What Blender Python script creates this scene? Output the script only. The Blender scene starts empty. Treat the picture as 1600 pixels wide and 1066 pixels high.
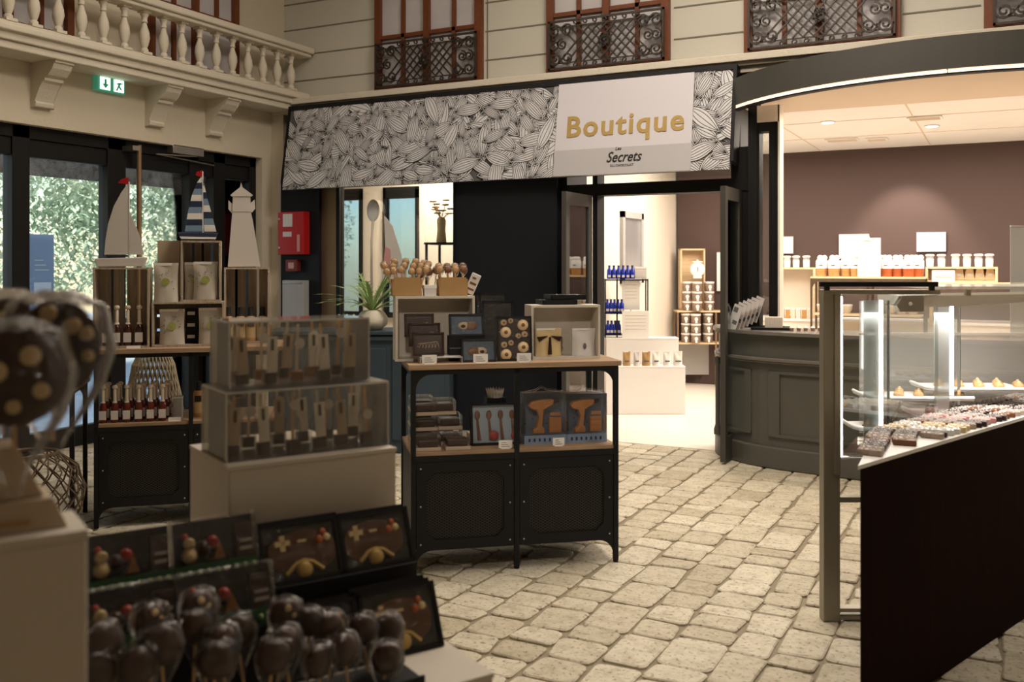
import bpy, math, random
from math import sin, cos, pi, radians as R
from mathutils import Matrix, Vector
random.seed(7)
sc = bpy.context.scene
col = sc.collection
# ------------------------------------------------------------------ survey of the room
# x runs along the shop front, y away from the camera, the two walls meet at (0,0)
CX, CY, CZ, YAW = 6.755, -7.908, 1.5, 27.16
c_, s_ = cos(R(YAW)), sin(R(YAW))
def ray(px, py): X = (px-800)/1500; return (X*c_-s_, X*s_+c_, (415-py)/1500)
def P(px, py, Y): d = ray(px, py); return (CX+d[0]*Y, CY+d[1]*Y, CZ+d[2]*Y)
def G(px, py, z=0): return P(px, py, (z-CZ)*1500/(415-py))
def CW(X, Y): return (CX+X*c_-Y*s_, CY+X*s_+Y*c_)
class Frame:
    def __init__(f, x, y, deg): f.x, f.y, f.deg = x, y, deg; f.c, f.s = cos(R(deg)), sin(R(deg))
    def at(f, u, v, z=0): return (f.x+u*f.c-v*f.s, f.y+u*f.s+v*f.c, z)
    def inv(f, px, py, v):
        d = ray(px, py); nx, ny = -f.s, f.c
        t = (v-((CX-f.x)*nx+(CY-f.y)*ny))/(d[0]*nx+d[1]*ny)
        x, y = CX+d[0]*t-f.x, CY+d[1]*t-f.y
        return x*f.c+y*f.s, CZ+d[2]*t
    def slot(f, x0, x1, y0, y1, v):
        a, z1 = f.inv(x0, y0, v); b, _ = f.inv(x1, y0, v); _, z0 = f.inv((x0+x1)/2, y1, v); _, z1 = f.inv((x0+x1)/2, y0, v)
        return a, b, z0, z1
# ------------------------------------------------------------------ materials
MT = {}
def nodes(name):
    m = bpy.data.materials.new(name); m.use_nodes = True; nt = m.node_tree
    return m, nt, nt.nodes['Principled BSDF'], nt.nodes.new, nt.links.new
def mat(name, c, rough=.6, metal=0, spec=.4, var=.08, scale=6, bump=0, bscale=60, coat=0, emit=0, ecol=None):
    if name in MT: return MT[name]
    m, nt, b, N, L = nodes(name)
    b.inputs['Roughness'].default_value = rough; b.inputs['Metallic'].default_value = metal
    b.inputs['Specular IOR Level'].default_value = spec; b.inputs['Coat Weight'].default_value = coat
    tc = N('ShaderNodeTexCoord')
    n = N('ShaderNodeTexNoise'); n.inputs['Scale'].default_value = scale; n.inputs['Detail'].default_value = 4
    L(tc.outputs['Object'], n.inputs['Vector'])
    mx = N('ShaderNodeMix'); mx.data_type = 'RGBA'
    mx.inputs[6].default_value = (*[max(0, v*(1-var)) for v in c], 1); mx.inputs[7].default_value = (*[min(1, v*(1+var)) for v in c], 1)
    L(n.outputs['Fac'], mx.inputs[0]); L(mx.outputs[2], b.inputs['Base Color'])
    if bump:
        n2 = N('ShaderNodeTexNoise'); n2.inputs['Scale'].default_value = bscale; L(tc.outputs['Object'], n2.inputs['Vector'])
        bp = N('ShaderNodeBump'); bp.inputs['Strength'].default_value = bump; bp.inputs['Distance'].default_value = .01
        L(n2.outputs['Fac'], bp.inputs['Height']); L(bp.outputs[0], b.inputs['Normal'])
    if emit:
        b.inputs['Emission Color'].default_value = (*(ecol or c), 1); b.inputs['Emission Strength'].default_value = emit
    MT[name] = m; return m
def wood(name, c1, c2, scale=3, rough=.55, axis=0, dist=3):
    m, nt, b, N, L = nodes(name)
    b.inputs['Roughness'].default_value = rough
    tc = N('ShaderNodeTexCoord'); mp = N('ShaderNodeMapping')
    sx = [14*scale]*3; sx[axis] = scale
    mp.inputs['Scale'].default_value = sx; L(tc.outputs['Object'], mp.inputs[0])
    n = N('ShaderNodeTexNoise'); n.inputs['Scale'].default_value = 1.3; n.inputs['Detail'].default_value = 6; n.inputs['Distortion'].default_value = .6
    L(mp.outputs[0], n.inputs['Vector'])
    r = N('ShaderNodeValToRGB'); r.color_ramp.elements[0].position = .3; r.color_ramp.elements[1].position = .7
    r.color_ramp.elements[0].color = (*c1, 1); r.color_ramp.elements[1].color = (*c2, 1)
    L(n.outputs['Fac'], r.inputs[0]); L(r.outputs[0], b.inputs['Base Color'])
    bp = N('ShaderNodeBump'); bp.inputs['Strength'].default_value = .15; L(n.outputs['Fac'], bp.inputs['Height']); L(bp.outputs[0], b.inputs['Normal'])
    MT[name] = m; return m
def clear(name, tint=(1, 1, 1), refl=.08, rough=.03, milky=0, crinkle=0, cs=30, ior=1.45):
    m, nt, b, N, L = nodes(name); nt.nodes.remove(b); out = nt.nodes['Material Output']
    t = N('ShaderNodeBsdfTransparent'); t.inputs[0].default_value = (*tint, 1)
    g = N('ShaderNodeBsdfGlossy'); g.inputs['Roughness'].default_value = rough; g.inputs[0].default_value = (1, 1, 1, 1)
    f = N('ShaderNodeFresnel'); f.inputs['IOR'].default_value = ior
    a = N('ShaderNodeMath'); a.operation = 'ADD'; a.inputs[1].default_value = refl-.04; a.use_clamp = True
    L(f.outputs[0], a.inputs[0]); mx = N('ShaderNodeMixShader'); L(a.outputs[0], mx.inputs[0]); L(t.outputs[0], mx.inputs[1]); L(g.outputs[0], mx.inputs[2])
    last = mx
    if crinkle:
        tc = N('ShaderNodeTexCoord'); n = N('ShaderNodeTexNoise'); n.inputs['Scale'].default_value = cs; n.inputs['Detail'].default_value = 3
        L(tc.outputs['Object'], n.inputs['Vector']); bp = N('ShaderNodeBump'); bp.inputs['Strength'].default_value = crinkle; bp.inputs['Distance'].default_value = .02
        L(n.outputs['Fac'], bp.inputs['Height']); L(bp.outputs[0], g.inputs['Normal'])
    if milky:
        d = N('ShaderNodeBsdfDiffuse'); d.inputs[0].default_value = (.85, .83, .8, 1)
        m2 = N('ShaderNodeMixShader'); m2.inputs[0].default_value = milky; L(mx.outputs[0], m2.inputs[1]); L(d.outputs[0], m2.inputs[2]); last = m2
    L(last.outputs[0], out.inputs[0]); MT[name] = m; return m

mat('plaster', (.62, .55, .43), .85, var=.07, scale=1.2, bump=.25, bscale=25)
mat('stone_cream', (.66, .6, .49), .75, var=.1, scale=3, bump=.3, bscale=40)
mat('siding', (.60, .57, .49), .8, var=.07, scale=1.5, bump=.2, bscale=20)
mat('groove', (.2, .18, .14), .9)
mat('black_metal', (.010, .010, .011), .5, 0, .22, var=.2)
mat('black_paint', (.010, .009, .010), .55, 0, .25, var=.2)
mat('black_frame', (.010, .010, .010), .5, 0, .22)
mat('shop_black', (.009, .010, .013), .55, 0, .25, var=.2)
mat('win_wood', (.16, .045, .013), .45, var=.3, scale=20)
mat('iron', (.06, .05, .042), .42, .5, var=.3, scale=30)
mat('curtain', (.55, .52, .53), .35, var=.2, scale=3)
mat('white_card', (.82, .79, .74), .6, var=.03)
mat('white_lac', (.62, .56, .48), .5, var=.04)
mat('white_bright', (.85, .83, .8), .5, var=.03)
mat('purple', (.085, .053, .045), .7, var=.05, scale=1.5)
mat('shop_cream', (.80, .72, .62), .7, var=.03)
mat('shop_ceiling', (.92, .89, .84), .8, var=.03)
mat('soffit', (.78, .62, .47), .7, var=.03)
mat('shop_floor', (.80, .74, .66), .35, var=.05)
mat('fascia', (.06, .056, .048), .5, var=.1)
mat('counter', (.10, .095, .08), .42, var=.12, scale=3)
mat('counter_top', (.17, .155, .135), .25, var=.2)
mat('blue_cab', (.032, .052, .070), .5, var=.1)
mat('olive_frame', (.36, .33, .26), .45, .3, var=.08)
mat('dark_brown', (.012, .005, .004), .45, var=.3)
mat('red', (.42, .01, .012), .4, var=.1)
mat('dark_red', (.15, .02, .018), .4)
mat('gold', (.46, .31, .1), .4, .2, var=.1)
mat('ink', (.02, .018, .018), .7)
mat('grey_ink', (.13, .13, .135), .7)
mat('banner_white', (.66, .63, .67), .55, var=.03, scale=2)
mat('banner_base', (.1, .1, .1), .6, var=.2)
mat('pod_white', (.68, .67, .68), .6, var=.12, scale=14)
mat('banner_band', (.5, .48, .49), .55, var=.03)
mat('chocolate', (.035, .013, .007), .35, var=.3, scale=20)
mat('milk_choc', (.19, .075, .026), .4, var=.2, scale=20)
mat('biscuit', (.5, .3, .13), .6, var=.25, scale=40)
mat('cream_dot', (.62, .47, .27), .5, var=.15, scale=30)
mat('kraft', (.42, .25, .1), .75, var=.08, scale=10)
mat('beige_card', (.5, .4, .29), .75, var=.06, scale=8)
mat('stick', (.6, .38, .18), .7, var=.15)
mat('paper_bag', (.52, .47, .4), .45, var=.1, scale=25, bump=.5, bscale=12)
mat('badge', (.42, .46, .14), .6, var=.4, scale=60)
mat('label', (.66, .62, .6), .6, var=.05)
mat('tag_grey', (.4, .39, .38), .6)
mat('bottle_dark', (.05, .012, .008), .12, var=.3, coat=.3)
mat('bottle_red', (.12, .018, .01), .12, var=.3, coat=.3)
mat('cork', (.7, .6, .48), .6)
mat('sail', (.60, .56, .52), .7, var=.03)
mat('navy', (.02, .03, .07), .6)
mat('sky_stripe', (.2, .3, .42), .6)
mat('blue_glass', (.01, .03, .38), .15, var=.3, coat=.3)
mat('leaf', (.26, .38, .14), .5, var=.4, scale=8)
mat('leaf_out', (.52, .60, .42), .6, var=.45, scale=3)
mat('ground_out', (.48, .5, .5), .8, var=.12, scale=4)
mat('wicker', (.08, .05, .025), .6, var=.4, scale=40)
mat('rattan', (.38, .32, .22), .6, var=.3, scale=40)
mat('metal', (.5, .46, .4), .3, .9)
mat('copper', (.42, .28, .17), .3, .8)
mat('totem', (.24, .28, .36), .5)
mat('tray_white', (.8, .78, .75), .3)
mat('green_card', (.03, .085, .04), .5, var=.3)
mat('xmas_red', (.4, .04, .03), .4)
mat('eye_blue', (.05, .1, .17), .3, var=.4, scale=10)
mat('box_blue', (.2, .26, .36), .35, var=.2, scale=20)
mat('orange_choc', (.42, .18, .055), .45, var=.2, scale=15)
mat('jar_mix', (.25, .17, .12), .5, var=.9, scale=35)
mat('amber', (.5, .27, .1), .3, var=.3, scale=25)
mat('rust', (.4, .1, .03), .4, var=.3)
mat('led', (1, .98, .95), emit=9, ecol=(1, .97, .92))
mat('strip', (1, .8, .6), emit=1.5, ecol=(1, .72, .48))
mat('lamp', (1, .9, .8), emit=12, ecol=(1, .86, .7))
mat('exit_lit', (.8, 1, .85), emit=2.2, ecol=(.75, 1, .85))
mat('exit_green', (.06, .25, .16), .5, emit=.25, ecol=(.1, .5, .3))
mat('hall_floor', (.28, .235, .165), .9, var=.25, scale=30, bump=.6, bscale=80)
mat('hall_ceiling', (.45, .4, .33), .9)
mat('pink', (.6, .3, .28), .5)
mat('yellow_choc', (.62, .47, .24), .5)
mat('nut', (.42, .33, .27), .6, var=.6, scale=70)
mat('light_blue', (.35, .45, .55), .5)
mat('silver', (.6, .6, .62), .3, .7)
wood('oak_top', (.25, .16, .09), (.42, .28, .17), 3)
wood('crate_wood', (.32, .25, .18), (.52, .43, .33), 4, axis=2)
wood('crate_light', (.62, .45, .26), (.78, .6, .38), 4, axis=0)
wood('walnut', (.010, .004, .003), (.017, .006, .004), 2, rough=.8, axis=2)
MT['walnut'].node_tree.nodes['Principled BSDF'].inputs['Specular IOR Level'].default_value = .04
clear('pane', (.93, .96, .96), .09, .01)
clear('acrylic', (.96, .95, .93), .05, .08, milky=.03, ior=1.25)
clear('film', (.97, .96, .95), .06, .13, milky=.006, crinkle=.8, cs=60, ior=1.22)
clear('haze', (.97, .95, .92), .12, .05, milky=.22)
clear('tinted', (.5, .6, .68), .1, .02)
clear('sleeve', (.99, .98, .97), .05, .1, milky=.03, ior=1.12)
clear('case_glass', (.95, .97, .97), .13, .01)
clear('frost', (.8, .86, .87), .1, .2, milky=.35)
clear('acrylic_edge', (.8, .78, .72), .25, .1, milky=.35)
# paving: one tone per stone, pits and wear
def stone_mat():
    m, nt, b, N, L = nodes('paver_stone')
    b.inputs['Roughness'].default_value = .62; b.inputs['Specular IOR Level'].default_value = .35
    g = N('ShaderNodeNewGeometry'); tc = N('ShaderNodeTexCoord')
    r = N('ShaderNodeValToRGB'); e = r.color_ramp.elements
    e[0].color = (.50, .44, .32, 1); e[1].color = (.68, .62, .49, 1); e[1].position = .9
    L(g.outputs['Random Per Island'], r.inputs[0])
    n = N('ShaderNodeTexNoise'); n.inputs['Scale'].default_value = 14; n.inputs['Detail'].default_value = 8; n.inputs['Roughness'].default_value = .7
    L(tc.outputs['Object'], n.inputs['Vector'])
    mx = N('ShaderNodeMix'); mx.data_type = 'RGBA'; mx.blend_type = 'MULTIPLY'; mx.inputs[0].default_value = .55
    r2 = N('ShaderNodeValToRGB'); r2.color_ramp.elements[0].position = .32; r2.color_ramp.elements[0].color = (.45, .4, .33, 1); r2.color_ramp.elements[1].position = .55
    L(n.outputs['Fac'], r2.inputs[0]); L(r.outputs[0], mx.inputs[6]); L(r2.outputs[0], mx.inputs[7])
    n3 = N('ShaderNodeTexNoise'); n3.inputs['Scale'].default_value = 55; n3.inputs['Detail'].default_value = 4; L(tc.outputs['Object'], n3.inputs['Vector'])
    r3 = N('ShaderNodeValToRGB'); r3.color_ramp.elements[0].position = .34; r3.color_ramp.elements[0].color = (.3, .26, .2, 1); r3.color_ramp.elements[1].position = .42
    L(n3.outputs['Fac'], r3.inputs[0])
    m3 = N('ShaderNodeMix'); m3.data_type = 'RGBA'; m3.blend_type = 'MULTIPLY'; m3.inputs[0].default_value = .7
    L(mx.outputs[2], m3.inputs[6]); L(r3.outputs[0], m3.inputs[7]); L(m3.outputs[2], b.inputs['Base Color'])
    bp = N('ShaderNodeBump'); bp.inputs['Strength'].default_value = .5; bp.inputs['Distance'].default_value = .01
    L(n.outputs['Fac'], bp.inputs['Height']); L(bp.outputs[0], b.inputs['Normal'])
    MT['paver'] = m
stone_mat()
def mesh_mat():
    m, nt, b, N, L = nodes('expanded_metal')
    b.inputs['Roughness'].default_value = .5; b.inputs['Specular IOR Level'].default_value = .2
    tc = N('ShaderNodeTexCoord'); mp = N('ShaderNodeMapping'); mp.inputs['Rotation'].default_value = (0, R(45), 0); mp.inputs['Scale'].default_value = (80, 1, 80)
    mp0 = N('ShaderNodeMapping'); mp0.inputs['Scale'].default_value = (.75, 1, 1.3); L(tc.outputs['Object'], mp0.inputs[0]); L(mp0.outputs[0], mp.inputs[0])
    ck = N('ShaderNodeVectorMath'); ck.operation = 'FRACTION'; L(mp.outputs[0], ck.inputs[0])
    sx = N('ShaderNodeSeparateXYZ'); L(ck.outputs[0], sx.inputs[0])
    a = N('ShaderNodeMath'); a.operation = 'MINIMUM'; L(sx.outputs[0], a.inputs[0]); L(sx.outputs[2], a.inputs[1])
    g = N('ShaderNodeMath'); g.operation = 'GREATER_THAN'; g.inputs[1].default_value = .33; L(a.outputs[0], g.inputs[0])
    mx = N('ShaderNodeMix'); mx.data_type = 'RGBA'; mx.inputs[6].default_value = (.035, .032, .028, 1); mx.inputs[7].default_value = (.002, .002, .002, 1)
    L(g.outputs[0], mx.inputs[0]); L(mx.outputs[2], b.inputs['Base Color'])
    bp = N('ShaderNodeBump'); bp.invert = True; bp.inputs['Strength'].default_value = .6; bp.inputs['Distance'].default_value = .003
    L(g.outputs[0], bp.inputs['Height']); L(bp.outputs[0], b.inputs['Normal']); MT['mesh'] = m
mesh_mat()
# ------------------------------------------------------------------ mesh builder
class MB:
    def __init__(s): s.v, s.f, s.m, s.sm, s.M, s.cur = [], [], [], [], Matrix.Identity(4), 0
    def add(s, vs, fs, smooth=False):
        o = len(s.v); s.v += [tuple(s.M @ Vector(p)) for p in vs]
        for f in fs: s.f.append([i+o for i in f]); s.m.append(s.cur); s.sm.append(smooth)
        return s
    def box(s, x0, x1, y0, y1, z0, z1):
        return s.add([(x0, y0, z0), (x1, y0, z0), (x1, y1, z0), (x0, y1, z0), (x0, y0, z1), (x1, y0, z1), (x1, y1, z1), (x0, y1, z1)],
                     [(0, 3, 2, 1), (4, 5, 6, 7), (0, 1, 5, 4), (1, 2, 6, 5), (2, 3, 7, 6), (3, 0, 4, 7)])
    def prism(s, poly, z0, z1):           # polygon in xy, ccw
        n = len(poly)
        return s.add([(x, y, z0) for x, y in poly]+[(x, y, z1) for x, y in poly],
                     [tuple(range(n))[::-1], tuple(range(n, 2*n))]+[(i, (i+1) % n, n+(i+1) % n, n+i) for i in range(n)])
    def slab(s, poly, y0, y1):            # polygon in xz, thickness along y
        n = len(poly)
        return s.add([(x, y0, z) for x, z in poly]+[(x, y1, z) for x, z in poly],
                     [tuple(range(n)), tuple(range(n, 2*n))[::-1]]+[((i+1) % n, i, n+i, n+(i+1) % n) for i in range(n)])
    def side(s, poly, x0, x1):            # polygon in yz, thickness along x
        n = len(poly)
        return s.add([(x0, y, z) for y, z in poly]+[(x1, y, z) for y, z in poly],
                     [tuple(range(n))[::-1], tuple(range(n, 2*n))]+[(i, (i+1) % n, n+(i+1) % n, n+i) for i in range(n)])
    def lathe(s, prof, n=16, cx=0, cy=0, cz=0, caps=True):
        vs = [(cx+r*cos(2*pi*k/n), cy+r*sin(2*pi*k/n), cz+z) for r, z in prof for k in range(n)]
        fs = [(i*n+k, i*n+(k+1) % n, (i+1)*n+(k+1) % n, (i+1)*n+k) for i in range(len(prof)-1) for k in range(n)]
        s.add(vs, fs, True)
        if caps:
            o = len(s.v)-len(vs)
            for base, rev in ((0, True), ((len(prof)-1)*n, False)):
                f = [o+base+k for k in range(n)]; s.f.append(f[::-1] if rev else f); s.m.append(s.cur); s.sm.append(False)
        return s
    def tube(s, pts, r, n=6, close=False):
        pts = [Vector(p) for p in pts]; N = len(pts); vs = []
        for i, p in enumerate(pts):
            a = pts[i-1] if (i or close) else p; b = pts[(i+1) % N] if (i < N-1 or close) else p
            d = (b-a).normalized(); up = Vector((0, 0, 1)) if abs(d.z) < .9 else Vector((1, 0, 0))
            x = d.cross(up).normalized(); y = x.cross(d)
            rr = r[i] if isinstance(r, (list, tuple)) else r
            vs += [tuple(p+x*rr*cos(2*pi*k/n+pi/4)+y*rr*sin(2*pi*k/n+pi/4)) for k in range(n)]
        fs = [(i*n+k, ((i+1) % N)*n+k, ((i+1) % N)*n+(k+1) % n, i*n+(k+1) % n) for i in range(N if close else N-1) for k in range(n)]
        if not close: fs += [tuple(range(n)), tuple(range((N-1)*n, N*n))[::-1]]
        return s.add(vs, fs, n > 4)
    def ball(s, c, r, n=10, sc_=(1, 1, 1)):
        prof = [(max(1e-4, sin(pi*i/n)), -cos(pi*i/n)) for i in range(n+1)]
        m = s.M.copy(); s.M = m @ Matrix.Translation(c) @ Matrix.Diagonal((r*sc_[0], r*sc_[1], r*sc_[2], 1))
        s.lathe(prof, n+2, caps=False); s.M = m; return s
    def mt(s, i): s.cur = i; return s
    def tr(s, M=None): s.M = M or Matrix.Identity(4); return s
    def build(s, name, mats, parent=None, loc=None, rotz=None, bev=0, tilt=None):
        me = bpy.data.meshes.new(name); me.from_pydata(s.v, [], s.f)
        for k in (mats if isinstance(mats, (list, tuple)) else [mats]): me.materials.append(MT[k])
        me.polygons.foreach_set('material_index', s.m); me.polygons.foreach_set('use_smooth', s.sm); me.update()
        if any(s.sm): me.set_sharp_from_angle(angle=R(50))
        o = bpy.data.objects.new(name, me); col.objects.link(o)
        if loc: o.location = loc
        if rotz is not None or tilt: o.rotation_euler = (tilt or 0, 0, R(rotz or 0))
        if parent: o.parent = parent
        if bev:
            b = o.modifiers.new('b', 'BEVEL'); b.width = bev; b.segments = 2; b.limit_method = 'ANGLE'
        return o
def tag(o, label, cat, group=None, kind=None):
    o['label'] = label; o['category'] = cat
    if group: o['group'] = group
    if kind: o['kind'] = kind
    return o
def thing(name, label, cat, loc=(0, 0, 0), rotz=0, group=None):
    o = bpy.data.objects.new(name, None); col.objects.link(o); o.location = loc; o.rotation_euler = (0, 0, R(rotz)); o.empty_display_size = .1
    return tag(o, label, cat, group)
def struct(o): o['kind'] = 'structure'; return o
def copy_tree(o, parent=None):
    c = o.copy(); col.objects.link(c)
    if parent: c.parent = parent
    for ch in list(o.children): copy_tree(ch, c)
    return c
def dup(o, label, loc, rotz=0, first=False, group=None, tilt=0):
    c = o if first else copy_tree(o)
    c.location = loc; c.rotation_euler = (R(tilt), 0, R(rotz)); c['label'] = label
    if group: c['group'] = group
    return c
def text(body, size, parent, loc, rot, m, name='lettering', ex=.002, off=0, shear=0, sx=1, align='CENTER', space=1):
    cu = bpy.data.curves.new(name, 'FONT'); cu.body = body; cu.size = size; cu.extrude = ex; cu.offset = off; cu.shear = shear
    cu.align_x = align; cu.space_character = space; cu.resolution_u = 3
    o = bpy.data.objects.new(name, cu); col.objects.link(o); cu.materials.append(MT[m]); o.parent = parent
    bpy.context.view_layer.update(); me = bpy.data.meshes.new_from_object(o.evaluated_get(bpy.context.evaluated_depsgraph_get())); bpy.data.objects.remove(o)
    o = bpy.data.objects.new(name, me); col.objects.link(o); o.parent = parent
    o.location = loc; o.rotation_euler = rot; o.scale = (sx, 1, 1); return o
ORD = ['first', 'second', 'third', 'fourth', 'fifth', 'sixth', 'seventh', 'eighth', 'ninth', 'tenth', 'eleventh', 'twelfth', 'thirteenth', 'fourteenth', 'fifteenth', 'sixteenth']
def arc(cx, cy, r, a0, a1, n): return [(cx+r*cos(R(a0+(a1-a0)*i/n)), cy+r*sin(R(a0+(a1-a0)*i/n))) for i in range(n+1)]
# ------------------------------------------------------------------ SETTING
# paved hall floor: a bed of joints with every stone standing on it
struct(MB().box(-.5, 11, -12, -.2, -.2, -.012).build('floor', 'hall_floor'))
pv = MB()
x = -.1
def stone(x0, x1, y0, y1):
    g = .0065
    x0 += g; x1 -= g; y0 += g; y1 -= g
    j = lambda a=.010: random.uniform(-a, a)
    r = min(x1-x0, y1-y0)*random.uniform(.10, .2); cs = [(x0+j(), y0+j()), (x1+j(), y0+j()), (x1+j(), y1+j()), (x0+j(), y1+j())]
    poly = []
    for i, (px, py) in enumerate(cs):
        dx, dy = [(1, 1), (-1, 1), (-1, -1), (1, -1)][i]
        pts = [(px, py+dy*r), (px+dx*r*.3, py+dy*r*.3), (px+dx*r, py)]
        if i in (1, 3): pts = pts[::-1]
        poly += pts
    mx, my = (x0+x1)/2, (y0+y1)/2; n = len(poly); h = random.uniform(-.002, .0025)
    vs = [(a, b, -.014) for a, b in poly]+[(a, b, -.005+h) for a, b in poly]+[(mx+(a-mx)*.93, my+(b-my)*.93, 0+h) for a, b in poly]
    pv.add(vs, [(i, (i+1) % n, n+(i+1) % n, n+i) for i in range(n)]+[(n+i, n+(i+1) % n, 2*n+(i+1) % n, 2*n+i) for i in range(n)]+[tuple(range(2*n, 3*n))])
while x < 8.6:
    w = random.uniform(.165, .225); y = -7.6+random.uniform(0, .2)
    while y < -.24:
        l = random.choice([random.uniform(.12, .19), random.uniform(.18, .33)]); y1 = min(y+l, -.235)
        if y1-y > .05: stone(x, x+w, y, y1)
        y = y1
    x += w
po = pv.build('floor_pavers', 'paver'); struct(po)
struct(MB().box(1.9, 11, -.232, 4.4, -.2, .002).build('floor_shop', 'shop_floor'))
struct(MB().box(-.5, 1.9, -.2, 4.4, -.2, .0).build('floor_side_bay', 'shop_floor'))
# left wall with the glazed entrance opening
wl = MB(); wl.box(-.3, 0, -12, -4.4, 0, 5.4).box(-.3, 0, -4.4, -.34, 2.6, 5.4).box(-.3, 0, -.34, .4, 0, 5.4)
struct(wl.build('wall_left', 'plaster'))
# back wall of the hall above the shop front, fibre cement cladding with grooves
wb = MB(); wb.box(-.3, 11, 0, .3, 2.98, 5.4)
wb.cur = 1
for zz in (3.42, 3.69, 3.96, 4.23):
    for a, b in ((0, 1.18), (2.42, 3.05), (4.25, 4.84), (6.06, 6.6), (7.7, 11)): wb.box(a, b, -.006, .01, zz, zz+.012)
for xx in (2.44, 3.06): wb.box(xx-.006, xx+.006, -.005, .01, 3.2, 5.4)
struct(wb.build('wall_back', ['siding', 'groove']))
struct(MB().box(.0, 11, -.24, .05, 3.10, 3.13).box(.0, 11, -.28, .05, 3.13, 3.19).box(0, 11, -.2, .05, 3.05, 3.10).build('trim_1', 'stone_cream', bev=.006))
struct(MB().box(-.5, 11, -12.3, -12, 0, 5.4).build('wall_rear', 'plaster'))
struct(MB().box(11, 11.3, -12.3, 4.6, 0, 5.4).build('wall_right', 'plaster'))
struct(MB().box(-.5, 11.3, -12.3, .3, 5.4, 5.6).build('ceiling', 'hall_ceiling'))
# windows of the upper storey
def upper_window(name, w, h, grid=4):
    b = bpy.data.objects.new(name, None); col.objects.link(b); struct(b)
    f = MB(); t = .065
    f.box(0, t, -.06, .02, 0, h).box(w-t, w, -.06, .02, 0, h).box(w/2-.03, w/2+.03, -.06, .02, 0, h).box(0, w, -.055, .02, 0, .06)
    for k in (.27, .75):
        xx = w*k; f.box(xx-.018, xx+.018, -.045, .02, 0, h)
    for zz in (.56, 1.0, 1.44): f.box(t, w-t, -.045, .02, zz-.018, zz+.018)
    f.build('window_frame', 'win_wood', b); MB().box(.02, w-.02, -.012, -.004, .02, h).build('window_pane', 'curtain', b)
    return b
for i, (x0, x1) in enumerate(((1.2, 2.4), (3.08, 4.22), (4.86, 6.05), (6.62, 7.7))):
    w = upper_window('window_%d' % (i+1), x1-x0, 2.0); w.location = (x0, -.01, 3.19)
for i, (y0, y1) in enumerate(((-3.75, -2.62), (-1.85, -.74))):
    w = upper_window('window_%d' % (i+5), y1-y0, 1.9); w.location = (.01, y0, 3.3); w.rotation_euler = (0, 0, R(90))
# wrought iron grilles
def spiral(cx, cz, r, a0, turns, sgn=1, n=18):
    return [(cx+r*(1-.78*i/n)*cos(a0+sgn*turns*2*pi*i/n), 0, cz+r*(1-.78*i/n)*sin(a0+sgn*turns*2*pi*i/n)) for i in range(n+1)]
def grille(w, h, label, loc):
    t = thing('iron_grille', label, 'window grille', loc, 0, 'wrought iron window grilles')
    MB().box(0, w, -.01, .01, 0, .018).box(0, w, -.01, .01, h-.018, h).box(0, .018, -.01, .01, 0, h).box(w-.018, w, -.01, .01, 0, h).build('frame', 'iron', t)
    m = MB(); r = .0085
    for k in range(-4, 15):
        for sg in (1, -1):
            a = w*.1+(k)*w*.8/11; b = a+sg*h*.72*.95; z0, z1 = h*.14, h*.86
            if min(a, b) < w*.06 or max(a, b) > w*.94: continue
            m.tube([(a, -.004*sg, z0), (b, -.004*sg, z1)], r, 4)
    m.tube([(w*.02, 0, h*.86), (w*.98, 0, h*.86)], .007, 4); m.tube([(w*.02, 0, h*.13), (w*.98, 0, h*.13)], .007, 4)
    m.build('lattice', 'iron', t)
    m = MB()
    for sx in (0, 1):
        X = lambda q: q if not sx else w-q
        for cz, rr, a in ((h*.78, h*.13, 0), (h*.5, h*.11, 1.5), (h*.22, h*.13, 3)):
            for q in (w*.065, w*.17 if cz != h*.5 else w*.13): m.tube([(X(p[0]), p[1]-.010, p[2]) for p in spiral(q, cz, rr*1.05, a, 1.6)], .0105, 4)
    k = 0
    while .25+k*.085 < .78:
        for zz, sg in ((h*.93, 1), (h*.07, -1)): m.tube([(p[0], p[1]-.005, p[2]) for p in spiral(w*(.25+k*.085), zz, h*.06, sg*1.5, 1.1, sg)], .008, 4)
        k += 1
    m.build('scrollwork', 'iron', t)
    m = MB()
    for k in range(8): m.tube([(w/2+h*.085*cos(k*pi/4)+p[0]*.5, -.014, h*.5+h*.085*sin(k*pi/4)+p[2]*.5) for p in spiral(0, 0, h*.13, k, 1)], .009, 4)
    m.ball((w/2, -.012, h/2), h*.045, 6); m.build('rosette', 'iron', t)
    return t
grille(1.14, .44, 'wrought iron grille with rosette on the upper window closest to the stone balcony', (1.235, -.1, 3.245))
grille(1.08, .44, 'wrought iron grille with rosette on the upper window above the middle of the banner', (3.115, -.1, 3.245))
grille(1.12, .44, 'wrought iron grille with rosette on the upper window over the curved grey fascia start', (4.9, -.1, 3.245))
grille(1.12, .44, 'wrought iron grille cut by the right edge of the photo', (6.68, -.1, 3.245))
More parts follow.
